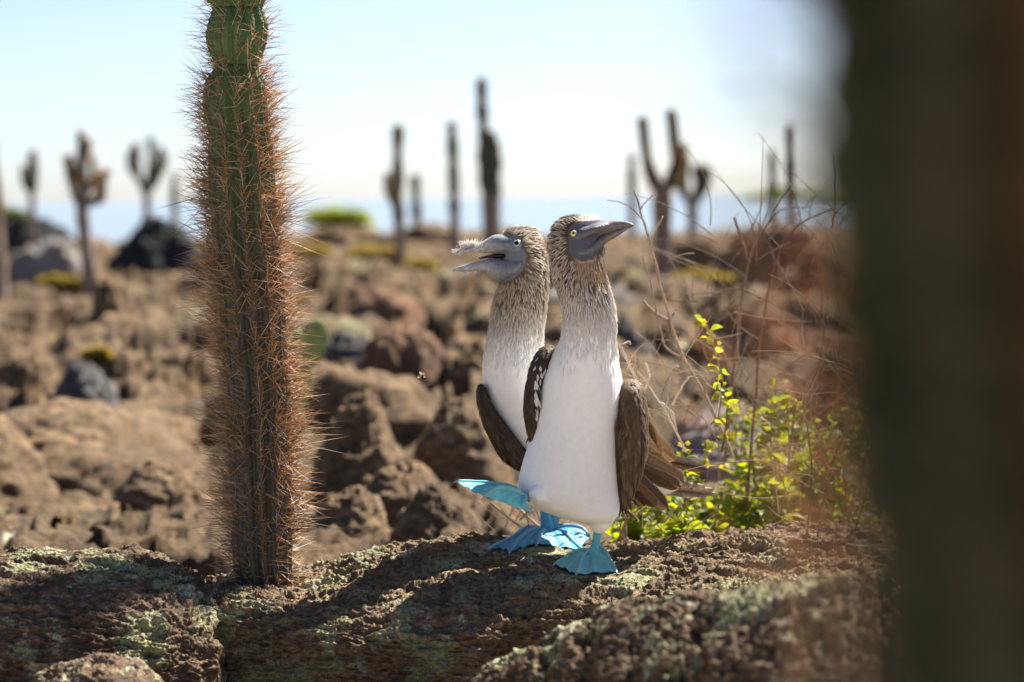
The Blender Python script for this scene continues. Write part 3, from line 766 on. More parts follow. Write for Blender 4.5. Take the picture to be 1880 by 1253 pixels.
def in_poly(x, y, poly):
    ins = np.zeros(len(x), bool); n = len(poly)
    for i in range(n):
        x1, y1 = poly[i]; x2, y2 = poly[(i + 1) % n]
        c = ((y1 > y) != (y2 > y)) & (x < (x2 - x1) * (y - y1) / (y2 - y1 + 1e-9) + x1)
        ins ^= c
    return ins
def scatter(V, T, Nn, n, keep, q):
    a, b, c = V[T[:, 0]], V[T[:, 1]], V[T[:, 2]]
    ar = np.linalg.norm(np.cross(b - a, c - a), axis=1)
    cen = (a + b + c) / 3
    wgt = ar * keep(cen)
    t = q.choice(len(T), n, p=wgt / wgt.sum())
    u = q.random((n, 2)); sw = u.sum(1) > 1; u[sw] = 1 - u[sw]
    p = a[t] + u[:, :1] * (b - a)[t] + u[:, 1:] * (c - a)[t]
    nr = Nn[T[t]].mean(1); nr /= np.linalg.norm(nr, axis=1)[:, None] + 1e-9
    return p, nr
def lancets(g, p, nr, flow, L, Wd, lift, col_root, col_tip, q, jit=.18, bladed=True):
    """pointed feathers lying along a flow over a skin"""
    n = len(p)
    f = flow - nr * np.sum(flow * nr, 1)[:, None]
    f /= np.linalg.norm(f, axis=1)[:, None] + 1e-9
    s = np.cross(nr, f)
    a = q.normal(size=n)[:, None] * jit
    f = f * np.cos(a) + s * np.sin(a); s = np.cross(nr, f)
    L = np.broadcast_to(L, n)[:, None]; Wd = np.broadcast_to(Wd, n)[:, None]; lift = np.broadcast_to(lift, n)[:, None] * q.uniform(.5, 1.5, n)[:, None]
    h = lambda k: p + f * L * k + nr * (L * k * np.tan(lift) + .0004)
    v = np.stack([h(0), h(.45) + s * Wd * .5 - nr * .0006, h(.5) + nr * Wd * .14, h(.45) - s * Wd * .5 - nr * .0006, h(.82) + s * Wd * .3 - nr * .0004, h(.82) - s * Wd * .3 - nr * .0004, h(1.0)], 1)
    fa = np.array([[0, 1, 2], [0, 2, 3], [1, 4, 2], [3, 2, 5], [4, 6, 2], [2, 6, 5]])
    cr, ct = np.broadcast_to(col_root, (n, 3)), np.broadcast_to(col_tip, (n, 3))
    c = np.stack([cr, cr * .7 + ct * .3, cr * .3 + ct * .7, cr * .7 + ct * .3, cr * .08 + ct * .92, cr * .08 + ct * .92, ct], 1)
    g.add(v.reshape(-1, 3), (fa[None] + 7 * np.arange(n)[:, None, None]).reshape(-1, 3), c.reshape(-1, 3))

def feather(name, parent, root, tip, wpx, D0, face=(0, -1, 0), col=(.12, .075, .04), edge=(.2, .14, .085), mat=None, curve=0.0, blunt=.35):
    """one long flight feather with a shaft and two cambered vanes"""
    r, t = np.asarray(root), np.asarray(tip)
    ax = t - r; Ln = np.linalg.norm(ax); ax /= Ln
    nf = np.asarray(face, float); nf -= ax * (nf @ ax); nf /= np.linalg.norm(nf); sd_ = np.cross(ax, nf)
    n, m = 22, 9
    u = np.linspace(0, 1, n); e = np.linspace(-1, 1, m)
    wid = wpx * D0 / F * .5 * np.minimum(1, (u / .12 + .25)) * np.sqrt(np.clip(1 - np.clip((u - (1 - blunt)) / blunt, 0, 1)**2.2, 0.0, 1))
    asym = np.where(e > 0, 1.0, .8)
    camb = (1 - e**2) * .0035 + .0012 * (np.abs(e) < .05)
    jag = .06 * vnoise(np.c_[u * 23, u * 0 + hash(name + str(wpx)) % 91, u * 0], 3)
    V = r[None, None] + ax * (u * Ln)[:, None, None] + sd_ * ((wid * (1 + jag))[:, None] * (e * asym)[None])[..., None] + nf * (camb[None] + curve * (u**2)[:, None] * Ln)[..., None]
    ed = (np.abs(e) > .8)[None] * 1.0 * np.ones((n, 1))
    ed = np.maximum(ed, np.clip((u - .9) / .1, 0, 1)[:, None]); sh_ = (np.abs(e) < .05)[None] * np.ones((n, 1))
    C = np.asarray(col)[None, None] * (1 - ed)[..., None] + np.asarray(edge)[None, None] * ed[..., None]
    C = C * (1 - .45 * sh_)[..., None] * (1 + .18 * np.sin(u * 60)[:, None] * (1 - ed))[..., None]
    g = Geo(); g.add(V, grid_faces(n, m), C.reshape(-1, 3))
    return obj(name, g, mat or M_wfeath, parent)

def foot(parent, leg_pts, leg_r, toes, col, seed, claws=True, web=(.09, .09)):
    """a leg with webbed toes; toes are polylines of points from the ankle out"""
    q = np.random.default_rng(seed); col = np.asarray(col)
    g = Geo()
    lp = spline(leg_pts, 26); lr = np.interp(np.linspace(0, 1, 26), np.linspace(0, 1, len(leg_r)), leg_r)
    lr = lr * (1 + .03 * np.sin(np.arange(26) * 2.4))
    tube(g, lp, lr, 14, col)
    T = [spline(t, 18) for t in toes]
    u = np.linspace(0, 1, 18)
    for t in T:
        r = (.0062 * (1 - .5 * u)) * (1 + .16 * np.abs(np.sin(u * 9)))
        r[-1] *= .5
        tube(g, t, r, 9, np.clip(col * .85 + .10, 0, 1) * np.ones((18, 1)))
    for a, b, cw in zip(T[:-1], T[1:], web):
        n, m = 18, 13
        v = np.linspace(0, 1, m)
        cut = 1 - cw * np.sin(np.pi * v)
        S = []
        for j in range(m):
            uu = u * cut[j]
            pa = np.stack([np.interp(uu, u, a[:, k]) for k in range(3)], -1); pb = np.stack([np.interp(uu, u, b[:, k]) for k in range(3)], -1)
            S.append(pa * (1 - v[j]) + pb * v[j])
        S = np.stack(S, 1)
        du, dv = np.gradient(S, axis=0), np.gradient(S, axis=1)
        nr = np.cross(du, dv); nr /= np.linalg.norm(nr, axis=2)[..., None] + 1e-9
        if nr[..., 2].mean() < 0: nr = -nr
        rip = (.0026 * np.sin(v * 15 + seed)[None] * u[:, None] + .0016 * vnoise(S.reshape(-1, 3) * 120, seed).reshape(n, m)) * np.sin(np.pi * v)[None]
        sag = -.004 * np.sin(np.pi * v)[None] * u[:, None]
        Sx = S + nr * (rip + sag)[..., None]
        cc = col * (1 + .15 * np.sin(v * 29)[None, :, None] * .5 + .12 * vnoise(S.reshape(-1, 3) * 60, seed + 3).reshape(n, m)[..., None]) * np.ones((n, m, 1))
        g.add(Sx + nr * .0007, grid_faces(n, m), cc.reshape(-1, 3)); g.add(Sx - nr * .0007, grid_faces(n, m)[:, ::-1], cc.reshape(-1, 3))
    o = obj('foot', g, M_foot, parent)
    if claws:
        for t in T:
            d = t[-1] - t[-4]; d /= np.linalg.norm(d)
            c = Geo(); pts = t[-1] + d * np.linspace(-.002, .009, 6)[:, None] + np.array([0, 0, -1.0]) * (np.linspace(0, 1, 6)**2 * .004)[:, None]
            tube(c, pts, np.linspace(.0032, .0006, 6), 7, (.32, .38, .42)); obj('claw', c, M_claw, o)
    return o

def beak_part(name, parent, secs, Dc, colf, seg=28, n=50, tip_shift=-.03, mat=None, power=2.2, x_ref=None):
    """secs: (px, top_py, bottom_py, half thickness px)"""
    s = spline(secs, n)
    x0 = s[-1, 0] if x_ref is None else x_ref; xt = s[0, 0]
    Dd = Dc + tip_shift * np.clip((s[:, 0] - x0) / (xt - x0), 0, 1)
    c = P(s[:, 0], (s[:, 1] + s[:, 2]) / 2, Dd); hh = np.maximum(np.abs(s[:, 2] - s[:, 1]) / 2, .3) * Dd / F; hw = np.maximum(s[:, 3], .3) * Dd / F
    th = np.linspace(0, 2 * np.pi, seg, endpoint=False); ex = 2 / power
    ct = np.sign(np.cos(th)) * np.abs(np.cos(th))**ex; st = np.sign(np.sin(th)) * np.abs(np.sin(th))**ex
    V = c[:, None] + hh[:, None, None] * st[None, :, None] * up + hw[:, None, None] * ct[None, :, None] * np.array([0, 1.0, 0])
    col = np.array([[colf(s[i, 0], st[j]) for j in range(seg)] for i in range(n)]).reshape(-1, 3)
    g = Geo(); add_loft(g, V, c, col)
    return obj(name, g, mat or M_beak, parent)

def eyeball(parent, bvh, px, py, r_px, iris, pupil_r, D, ring=None, ring_r=0, look=0.0):
    d = P(px, py, 10.0) - CAM; d /= np.linalg.norm(d)
    hit = bvh.ray_cast(Vector(CAM), Vector(d))
    p = np.array(hit[0]); nr = np.array(hit[1]); nr = nr / np.linalg.norm(nr)
    if nr @ d > 0: nr = -nr
    nr = nr * .65 + (-d) * .35 + right * look; nr /= np.linalg.norm(nr)
    u = np.cross(nr, [0, 0, 1.0]); u /= np.linalg.norm(u); v = np.cross(nr, u)
    s = D / F; th = np.linspace(0, 2 * np.pi, 32, endpoint=False)
    def dome(name, rr, h0, h1, col, mt, par, hole=0.0, n=9):
        g = Geo(); k = np.linspace(0 if hole == 0 else hole, 1, n)
        rad = rr * s * k; hgt = h0 + (h1 - h0) * np.sqrt(np.maximum(1 - k**2, 0))
        rad = np.maximum(rad, 1e-5)
        V = p[None, None] + rad[:, None, None] * (np.cos(th)[None, :, None] * u + np.sin(th)[None, :, None] * v) + nr * hgt[:, None, None]
        c = np.asarray(col)
        if c.ndim == 2: c = np.repeat(c, 32, axis=0)
        g.add(V, grid_faces(n, 32, True), c)
        return obj(name, g, mt, par)
    if ring is not None: dome('eyelid', ring_r, -.003, .0022, ring, M_beak, parent)
    n = 12; k = np.linspace(0, 1, n)
    cc = np.where((k < pupil_r)[:, None], np.array([.004, .004, .005]), np.where((k > .88)[:, None], np.array(iris) * .35, np.array(iris)))
    dome('eye', r_px, -.002, .0042, cc, M_eye, parent, n=n)

def merged(*obs):
    vs_, fs_, n = [], [], 0
    for o in obs:
        V, T, _ = tri_data(o.data); vs_ += [Vector(v) for v in V]; fs_ += [tuple(t + n) for t in T]; n += len(V)
    return BVHTree.FromPolygons(vs_, fs_)
def bird_body(name, body_rows, extra, face_poly, face_col, colour, parent, voxel=.0028):
    g = Geo()
    v, c = loft_rows(body_rows, 90, 48, 2.0); add_loft(g, v, c)
    for ex in extra:
        pts, rr = ex; n = 22
        pp_ = spline(pts, n); r_ = np.interp(np.linspace(0, 1, n), np.linspace(0, 1, len(rr)), rr)
        tube(g, pp_, r_, 20)
    me = remesh('body', g, voxel)
    V, T, Nn = tri_data(me)
    X, Y, D = pix(V)
    C = colour(X, Y, V)
    m = in_poly(X, Y, face_poly)
    C[m] = face_col
    set_col(me, C)
    o = link('body', me, M_body, parent)
    return o, V, T, Nn

WHITE = np.array([.94, .935, .92])
def ss(a, b, x): t = np.clip((x - a) / (b - a), 0, 1); return t * t * (3 - 2 * t)
# --- front bird
ankle = P(1086, 1040, topD(1086, 1060) + .02)
bird1 = thing('seabird', ankle, 'front white seabird with blue feet, one foot raised, closed bill pointing right', 'bird')
D1 = 5.82
rows1 = [(396.5, 1056, 1078, D1, 4), (399, 1040, 1092, D1, 18), (405, 1027, 1103, D1, 28), (418, 1015, 1108, D1, 37), (439, 1009.5, 1108.5, D1, 43), (456, 1008.5, 1109.5, D1, 45), (478, 1012.5, 1108.5, D1, 46), (504, 1016.5, 1110.5, D1, 47), (533, 1024.5, 1117.5, D1, 48),
         (559, 1031.5, 1124.5, D1 + .005, 50), (585, 1034.5, 1128.5, D1 + .01, 54), (619, 1030.5, 1130.5, D1 + .02, 62), (645, 1018, 1134, D1 + .03, 72), (670, 1005, 1137, D1 + .04, 82), (700, 993, 1143, D1 + .05, 90), (740, 986, 1146, D1 + .06, 96), (800, 975, 1142, D1 + .065, 98),
         (850, 959, 1139, D1 + .06, 92), (895, 950, 1137, D1 + .05, 82), (922, 964, 1138, D1 + .04, 66), (942, 1004, 1137, D1 + .035, 52), (954, 1042, 1128, D1 + .03, 36), (961, 1068, 1116, D1 + .03, 18), (963, 1082, 1102, D1 + .03, 4)]
ex1 = [(np.stack([P(1085, 760, D1 + .12), P(1130, 830, D1 + .2), P(1190, 875, D1 + .3), P(1240, 893, D1 + .38)]), (.085, .075, .045, .015)),
       (np.stack([P(1110, 900, D1 + .08), P(1104, 945, D1 + .05), P(1098, 972, D1 + .02)]), (.05, .032, .013)),
       (np.stack([P(1135, 890, D1 + .12), P(1130, 930, D1 + .10), P(1128, 948, D1 + .09)]), (.04, .025, .008)),
       (np.stack([P(1030, 890, D1 + .05), P(1000, 905, D1 + .0), P(978, 914, D1 - .03)]), (.05, .032, .012))]
face1 = [(1064, 407), (1103, 403), (1120, 420), (1113, 449), (1100, 462), (1088, 478), (1066, 480), (1051, 473), (1044, 462), (1045, 445), (1043, 424), (1050, 413)]
SK1 = np.array([.095, .098, .118])
def col1(X, Y, V):
    k = ss(525, 625, Y)[:, None]
    n = (.5 + .5 * fbm(V * 45, 3, seed=8))[:, None]
    brown = np.array([.05, .033, .025]) * (1 - n) + np.array([.12, .085, .06]) * n
    throat = np.array([.40, .27, .16])
    th_ = (ss(462, 482, Y) * (1 - ss(505, 540, Y)) * ss(1046, 1066, X) * (1 - ss(1104, 1112, X)))[:, None]
    c = brown * (1 - th_) + throat * th_
    fore = ((1 - ss(404, 411, Y)) * ss(1050, 1072, X))[:, None]  # forehead edge whitened, the sunlit rim of the head painted in
    c = c * (1 - fore) + np.array([.7, .64, .57]) * fore
    return c * (1 - k) + WHITE * k
body1, V1, T1, N1 = bird_body('body', rows1, ex1, face1, SK1, col1, bird1)
def plumage(parent, V, T, Nn, face_poly, hb, cfun, nneck, nbody, y_a, y_b, q, neck_lift=.22):
    hb = np.asarray(hb)
    def flowf(p, Y):
        k = ss(hb[3] - 20, hb[3] + 45, Y)[:, None]
        rad_ = p - hb[:3]; rad_ /= np.linalg.norm(rad_, axis=1)[:, None] + 1e-9
        return rad_ * (1 - k) + np.array([0, .10, -1.0]) * k
    def keepN(c):
        X, Y, D = pix(c); return (~in_poly(X, Y, face_poly)) * (1 - ss(y_a, y_b, Y)) + 1e-9
    p, nr = scatter(V, T, Nn, nneck, keepN, q); X, Y, D = pix(p)
    cr, ct, ln, wd = cfun(X, Y, p, q)
    g = Geo(); lancets(g, p, nr, flowf(p, Y), ln, wd, neck_lift * (1 - .9 * ss(y_a - 20, y_b - 30, Y)), cr, ct, q)
    obj('neck_feathers', g, M_feath, parent, kind='stuff', smooth=False)
def nf1(X, Y, p, q):
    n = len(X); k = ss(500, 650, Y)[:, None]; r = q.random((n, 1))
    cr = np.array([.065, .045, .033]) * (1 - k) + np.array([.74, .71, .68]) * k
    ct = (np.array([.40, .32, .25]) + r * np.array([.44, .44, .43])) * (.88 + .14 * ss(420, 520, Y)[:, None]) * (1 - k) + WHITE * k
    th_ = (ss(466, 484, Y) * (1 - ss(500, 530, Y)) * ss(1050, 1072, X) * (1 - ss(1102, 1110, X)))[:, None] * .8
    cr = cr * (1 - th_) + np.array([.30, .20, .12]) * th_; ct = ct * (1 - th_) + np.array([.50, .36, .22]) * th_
    fore = ((1 - ss(403, 411, Y)) * ss(1055, 1075, X))[:, None]  # same painted sun rim on the forehead feathers
    cr = cr * (1 - fore) + np.array([.6, .55, .5]) * fore; ct = ct * (1 - fore) + WHITE * .95 * fore
    sz = .45 + .55 * ss(395, 560, Y)
    return cr, ct, (.010 + .010 * q.random(n)) * (.5 + .8 * sz), (.0022 + .0014 * q.random(n)) * (.6 + .6 * sz)
q1 = np.random.default_rng(31)
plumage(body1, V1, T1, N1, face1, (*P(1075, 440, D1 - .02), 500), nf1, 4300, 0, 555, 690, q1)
bvh1 = BVHTree.FromPolygons([Vector(v) for v in V1], [tuple(t) for t in T1])
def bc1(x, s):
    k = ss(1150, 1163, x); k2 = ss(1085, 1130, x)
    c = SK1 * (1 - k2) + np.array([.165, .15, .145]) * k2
    if s > .55: c = c * 1.25  # top of the bill lighter, its highlight put into the colour
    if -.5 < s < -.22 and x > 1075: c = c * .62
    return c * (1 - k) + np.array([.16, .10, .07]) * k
def bc1l(x, s):
    k2 = ss(1085, 1140, x)
    c = SK1 * 1.05 * (1 - k2) + np.array([.17, .14, .12]) * k2
    return c
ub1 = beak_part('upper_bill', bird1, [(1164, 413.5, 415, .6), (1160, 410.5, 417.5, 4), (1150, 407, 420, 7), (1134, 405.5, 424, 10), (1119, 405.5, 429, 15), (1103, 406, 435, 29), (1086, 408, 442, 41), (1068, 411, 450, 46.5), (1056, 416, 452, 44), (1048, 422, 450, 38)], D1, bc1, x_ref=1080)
lb1 = beak_part('lower_bill', bird1, [(1160, 417.2, 418.2, .6), (1153, 417, 421.5, 3.5), (1143, 418.5, 428, 6), (1130, 422.5, 437, 9), (1113, 428, 447, 14), (1099, 433, 462, 30), (1087, 439, 475, 41), (1070, 446, 480, 47), (1056, 450, 476, 45), (1048, 452, 470, 39)], D1, bc1l, x_ref=1080)
bvh1 = merged(body1, ub1)
eyeball(body1, bvh1, 1053.5, 429, 7.0, (.62, .62, .26), .32, D1, ring=(.05, .055, .075), ring_r=9)
# front bird wings
BR, BRL, BRE = np.array([.105, .066, .036]), np.array([.17, .115, .065]), np.array([.30, .22, .14])
def wing(parent, rows, col, q, ncov, size, name='wing', flow=(0, .25, -1.0), white=0.0, wx=None):
    g = Geo(); v, c = loft_rows(rows, 60, 36, 2.2); add_loft(g, v, c, col)
    me = g.mesh(name); o = link(name, me, M_wing, parent)
    V, T, Nn = tri_data(me)
    cen = V.mean(0)
    if np.mean(np.sum((V - V.mean(0)) * Nn, 1)) < 0: Nn = -Nn
    p, nr = scatter(V, T, Nn, ncov, lambda c: np.ones(len(c)), q)
    X, Y, D = pix(p)
    r = q.random((len(p), 1)); cr = col * (.6 + .5 * r); ct = cr * .7 + BRE * (.15 + .45 * r) * (col.mean() / BR.mean())
    if white:
        wm = ((fbm(p * 28, 3, seed=77) > .12) & (q.random(len(p)) < white))[:, None] if wx is None else ((q.random(len(p)) < white) & wx(X, Y))[:, None]
        cr = np.where(wm, WHITE * .8, cr); ct = np.where(wm, WHITE, ct)
    tpos = ss(rows[0][0], rows[-1][0], Y)
    g = Geo(); lancets(g, p, nr, np.tile(np.array(flow), (len(p), 1)), size * (.45 + 1.3 * tpos), size * .42 * (.6 + .5 * tpos), .06, cr, ct, q, jit=.10)
    obj('covert_feathers', g, M_wfeath, o, kind='stuff')
    return o
DW = D1 + .05
wR = wing(bird1, [(696, 1150, 1158, DW, 6), (699, 1143, 1167, DW, 24), (706, 1135, 1176, DW, 38), (718, 1130, 1182, DW, 50), (745, 1127, 1187, DW, 62), (785, 1126, 1189, DW, 68), (820, 1128, 1188, DW + .005, 66), (855, 1131, 1181, DW + .01, 58), (885, 1134, 1171, DW + .01, 46), (910, 1136, 1158, DW + .01, 30), (924, 1137, 1147, DW + .01, 12), (929, 1139, 1142, DW + .01, 3)], BR * 1.05, q1, 700, .026)
fe = lambda par, a, b, w, **k: feather('feather', par, P(*a), P(*b), w, 5.95, **k)
DF = D1 + .10
for a, b, w_, kw in [
    ((1168, 745, DF), (1212, 838, DF + .08), 40, dict(col=BRL, edge=BRE)), ((1176, 770, DF + .01), (1206, 850, DF + .10), 42, dict(col=BRL * .9, edge=BRE)),
    ((1184, 790, DF + .06), (1240, 846, DF + .16), 30, dict(col=BRL, edge=BRE * 1.1)), ((1172, 800, DF), (1214, 872, DF + .10), 46, dict(col=BRL, edge=BRE)),
    ((1170, 820, DF - .01), (1240, 884, DF + .14), 48, dict(col=BRL * 1.05, edge=BRE * 1.1)), ((1168, 838, DF - .02), (1256, 886, DF + .14), 44, dict(col=BRL, edge=BRE * 1.15)),
    ((1166, 856, DF - .02), (1250, 893, DF + .12), 34, dict(col=BR * 1.2, edge=BRE)),
    ((1160, 868, DF - .04), (1226, 931, DF + .04), 32, dict(col=BR * .85, edge=BRL, face=(.2, -1, .1))), ((1156, 882, DF - .05), (1206, 929, DF + .01), 28, dict(col=BR * .8, edge=BRL)),
    ((1152, 890, DF - .05), (1184, 928, DF), 26, dict(col=BR * .7, edge=BR)),
    ((1200, 842, DF + .2), (1300, 861, DF + .34), 22, dict(col=BR * .75, edge=BR)), ((1190, 836, DF + .2), (1285, 852, DF + .34), 20, dict(col=BR * .7, edge=BR))]:
    fe(wR, a, b, w_, **kw)
for k in range(7):
    feather('feather', wR, P(1136 + 7.0 * k, 770 + 14 * (k % 3), D1 - .028 + .004 * abs(k - 3)), P(1138 + 4.2 * k - .25 * k * k, 926 - 5.5 * k, D1 + .035), 15, D1, col=BR * (.95 + .1 * (k % 2)), edge=BRE * .8, blunt=.3, face=(.1 * (k - 3), -1, 0))
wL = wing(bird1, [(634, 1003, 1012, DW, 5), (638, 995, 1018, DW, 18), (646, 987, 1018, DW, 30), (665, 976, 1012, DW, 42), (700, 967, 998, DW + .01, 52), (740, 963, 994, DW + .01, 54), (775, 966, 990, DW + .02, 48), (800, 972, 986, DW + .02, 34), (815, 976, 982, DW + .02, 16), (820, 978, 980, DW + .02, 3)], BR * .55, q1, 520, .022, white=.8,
          wx=lambda X, Y: (X > 982) & (Y > 655) & (Y < 790))
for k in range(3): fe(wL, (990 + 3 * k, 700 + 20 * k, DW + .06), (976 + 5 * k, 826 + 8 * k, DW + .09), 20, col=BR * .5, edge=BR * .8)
tail1 = Geo(); add_loft(tail1, *loft_rows([(862, 1200, 1212, D1 + .3, 10), (872, 1185, 1235, D1 + .32, 26), (886, 1190, 1250, D1 + .33, 26), (896, 1215, 1245, D1 + .33, 8)], 20, 20), col=BRL)
tl = obj('tail', tail1, M_wing, bird1)
for k, (a, b, w_) in enumerate([((1190, 893, 1), (1318, 908, 1), 15), ((1195, 888, 1), (1312, 900, 1), 15), ((1185, 896, 1), (1300, 911, 1), 14), ((1190, 899, 1), (1270, 912, 1), 13), ((1200, 884, 1), (1296, 893, 1), 13)]):
    fe(tl, (a[0], a[1], D1 + .30 - .012 * k), (b[0], b[1], D1 + .46 - .012 * k), w_, col=np.array([.30, .22, .14]), edge=np.array([.52, .45, .34]), blunt=.2, face=(-.2, -1, .5))
TURQ = np.array([.20, .66, .71])
_n, _m = VC.shape[:2]
_rb = BVHTree.FromPolygons([Vector(v) for v in VC.reshape(-1, 3)], [tuple(f) for f in grid_faces(_n, _m)])
def tp(px, py, lift=.004, dD=0):
    """a point just above the rock below the place seen at a photo pixel"""
    p0 = P(px, py, topD(px, py)); h = _rb.ray_cast(Vector((p0[0], p0[1] + dD, .6)), Vector((0, 0, -1)))
    return np.array(h[0]) + np.array([0, 0, lift])
fD = topD(1086, 1045)
foot(bird1, np.stack([P(1098, 955, fD + .02), P(1097, 975, fD + .015), P(1093, 1000, fD + .005), P(1087, 1025, fD), P(1084, 1042, fD)]), (.008, .0082, .0088, .0115, .012),
     [[tp(1085, 1034, .006), tp(1060, 1036, .009), tp(1036, 1046, .008), tp(1018, 1056)], [tp(1083, 1036, .008), tp(1072, 1048, .012), tp(1064, 1062, .011), tp(1058, 1076, .005)],
      [tp(1088, 1034, .008), tp(1104, 1036, .012), tp(1120, 1050, .009), tp(1132, 1069, .004)]], TURQ, 1)
RD = D1 - .025
foot(bird1, np.stack([P(1020, 902, D1 + .05), P(996, 910, D1 + .04), P(978, 914, D1 + .015), P(957, 910, RD - .008)]), (.014, .012, .011, .005),
     [[P(962, 909, RD + .01), P(935, 894, RD + .03), P(900, 888, RD + .05), P(868, 885, RD + .06), P(839, 884, RD + .055)], [P(962, 911, RD), P(940, 898, RD - .02), P(914, 896, RD - .03), P(890, 911, RD - .035)],
      [P(964, 914, RD), P(962, 922, RD - .03), P(966, 932, RD - .04), P(977, 941, RD - .045)]], TURQ, 2, web=(.0, .0))
# --- rear bird
D2 = 6.06
bird2 = thing('seabird', P(1004, 975, topD(1000, 990)), 'rear white seabird with open bill pointing left, partly hidden behind the other', 'bird')
rows2 = [(417.5, 950, 970, D2, 4), (420, 935, 982, D2, 18), (427, 925.5, 986.5, D2, 28), (440, 918.5, 992.5, D2, 37), (460, 921.5, 998.5, D2, 42), (485, 923.5, 1003.5, D2, 43), (505, 920.5, 1005.5, D2, 43), (525, 915.5, 1004.5, D2, 44), (547, 909.5, 1002.5, D2, 45), (575, 903.5, 999.5, D2 + .005, 48), (605, 899.5, 996.5, D2 + .01, 54),
         (640, 891, 998, D2 + .02, 64), (680, 886, 1012, D2 + .03, 76), (720, 888, 1035, D2 + .04, 84), (760, 900, 1055, D2 + .05, 88), (800, 925, 1070, D2 + .055, 88), (840, 955, 1078, D2 + .055, 82), (880, 980, 1080, D2 + .05, 66), (910, 1000, 1072, D2 + .045, 42), (928, 1020, 1060, D2 + .045, 14), (932, 1034, 1048, D2 + .045, 3)]
ex2 = [(np.stack([P(1010, 760, D2 + .14), P(1050, 830, D2 + .24), P(1090, 875, D2 + .34)]), (.08, .06, .02)), (np.stack([P(1025, 880, D2 + .05), P(1008, 915, D2 + .02), P(1001, 935, D2)]), (.045, .026, .013))]
face2 = [(903, 430), (925, 429), (941, 433), (957, 437), (958, 454), (966, 466), (966, 477), (960, 495), (945, 511), (921, 520), (909, 518), (893, 505), (880, 480), (890, 445)]
SK2 = np.array([.165, .187, .225])
def col2(X, Y, V):
    k = ss(555, 655, Y)[:, None]; n = (.5 + .5 * fbm(V * 45, 3, seed=9))[:, None]
    br = np.array([.10, .07, .045]) * (1 - n) + np.array([.2, .15, .1]) * n
    return br * (1 - k) + WHITE * k
body2, V2, T2, N2 = bird_body('body', rows2, ex2, face2, SK2, col2, bird2)
def nf2(X, Y, p, q):
    n = len(X); k = ss(540, 675, Y)[:, None]; r = q.random((n, 1))
    top = (1 - ss(425, 470, Y))[:, None]  # crown feathers paler, sun on the head top put into their colour
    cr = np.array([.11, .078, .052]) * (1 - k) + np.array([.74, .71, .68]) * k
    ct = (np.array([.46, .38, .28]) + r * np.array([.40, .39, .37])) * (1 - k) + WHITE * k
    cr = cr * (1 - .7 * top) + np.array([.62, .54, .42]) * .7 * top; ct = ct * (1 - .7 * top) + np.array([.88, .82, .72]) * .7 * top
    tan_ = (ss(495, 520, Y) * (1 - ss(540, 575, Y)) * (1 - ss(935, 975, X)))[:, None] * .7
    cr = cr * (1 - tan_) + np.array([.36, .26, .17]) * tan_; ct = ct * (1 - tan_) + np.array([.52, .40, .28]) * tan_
    sz = .45 + .55 * ss(415, 590, Y)
    return cr, ct, (.010 + .010 * q.random(n)) * (.5 + .8 * sz), (.0022 + .0014 * q.random(n)) * (.6 + .6 * sz)
q2 = np.random.default_rng(32)
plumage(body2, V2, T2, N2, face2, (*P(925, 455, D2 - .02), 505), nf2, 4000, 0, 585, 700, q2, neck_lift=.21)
bvh2 = BVHTree.FromPolygons([Vector(v) for v in V2], [tuple(t) for t in T2])
def bc2(x, s):
    k = ss(925, 880, x) if False else 1 - ss(880, 930, x)
    return SK2 * (1 - k) + np.array([.38, .385, .39]) * k
ub2 = beak_part('upper_bill', bird2, [(829, 469.6, 470.6, .6), (834, 465.5, 469.2, 2.5), (842, 461, 466.5, 4.5), (855, 456.5, 465, 7), (870, 452, 464.5, 9), (885, 444, 464.5, 12), (897, 437, 464.5, 16), (908, 431.5, 466, 23), (925, 431, 468, 36), (942, 433, 470, 43.5), (956, 438, 470, 44.5)], D2, bc2, x_ref=925)
lb2 = beak_part('lower_bill', bird2, [(829, 497, 498.2, .6), (836, 492.5, 498.8, 3), (847, 488, 499, 5), (862, 484, 498.8, 7), (880, 479.5, 497, 11), (895, 476, 503, 16), (909, 474, 516, 24), (925, 473, 519, 36), (943, 471, 512, 44.5), (957, 470, 497, 45.5)], D2, lambda x, s: bc2(x, s) * .92, x_ref=925)
g = Geo(); s_ = [(880, 473, 476, 3), (896, 468.5, 474.5, 9), (910, 466, 474, 14), (930, 465, 474, 24), (952, 466, 473, 33)]
beak_part('mouth_shade', bird2, s_, D2, lambda x, s: np.array([.012, .012, .016]), n=20, tip_shift=0)  # near-black filler between the bills, shade of the open mouth painted in
bvh2 = merged(body2, ub2)
eyeball(body2, bvh2, 948.5, 447.5, 7.5, (.42, .44, .36), .62, D2, ring=(.13, .16, .22), ring_r=10, look=-.15)
DW2 = D2 - .015
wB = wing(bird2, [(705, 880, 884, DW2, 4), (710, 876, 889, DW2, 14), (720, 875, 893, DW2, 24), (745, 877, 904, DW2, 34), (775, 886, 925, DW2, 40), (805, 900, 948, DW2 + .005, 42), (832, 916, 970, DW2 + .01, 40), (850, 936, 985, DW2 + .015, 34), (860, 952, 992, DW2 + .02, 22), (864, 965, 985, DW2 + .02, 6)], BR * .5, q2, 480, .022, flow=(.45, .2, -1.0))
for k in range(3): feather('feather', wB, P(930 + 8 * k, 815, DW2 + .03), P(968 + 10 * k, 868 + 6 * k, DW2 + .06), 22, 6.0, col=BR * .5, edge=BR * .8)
tg = Geo(); add_loft(tg, *loft_rows([(865, 1060, 1075, D2 + .3, 10), (880, 1062, 1112, D2 + .36, 20), (895, 1085, 1125, D2 + .4, 16), (903, 1105, 1120, D2 + .41, 5)], 18, 18), col=BR)
obj('tail', tg, M_wing, bird2)
BLUE = np.array([.07, .37, .62])
fD2 = topD(1004, 985)
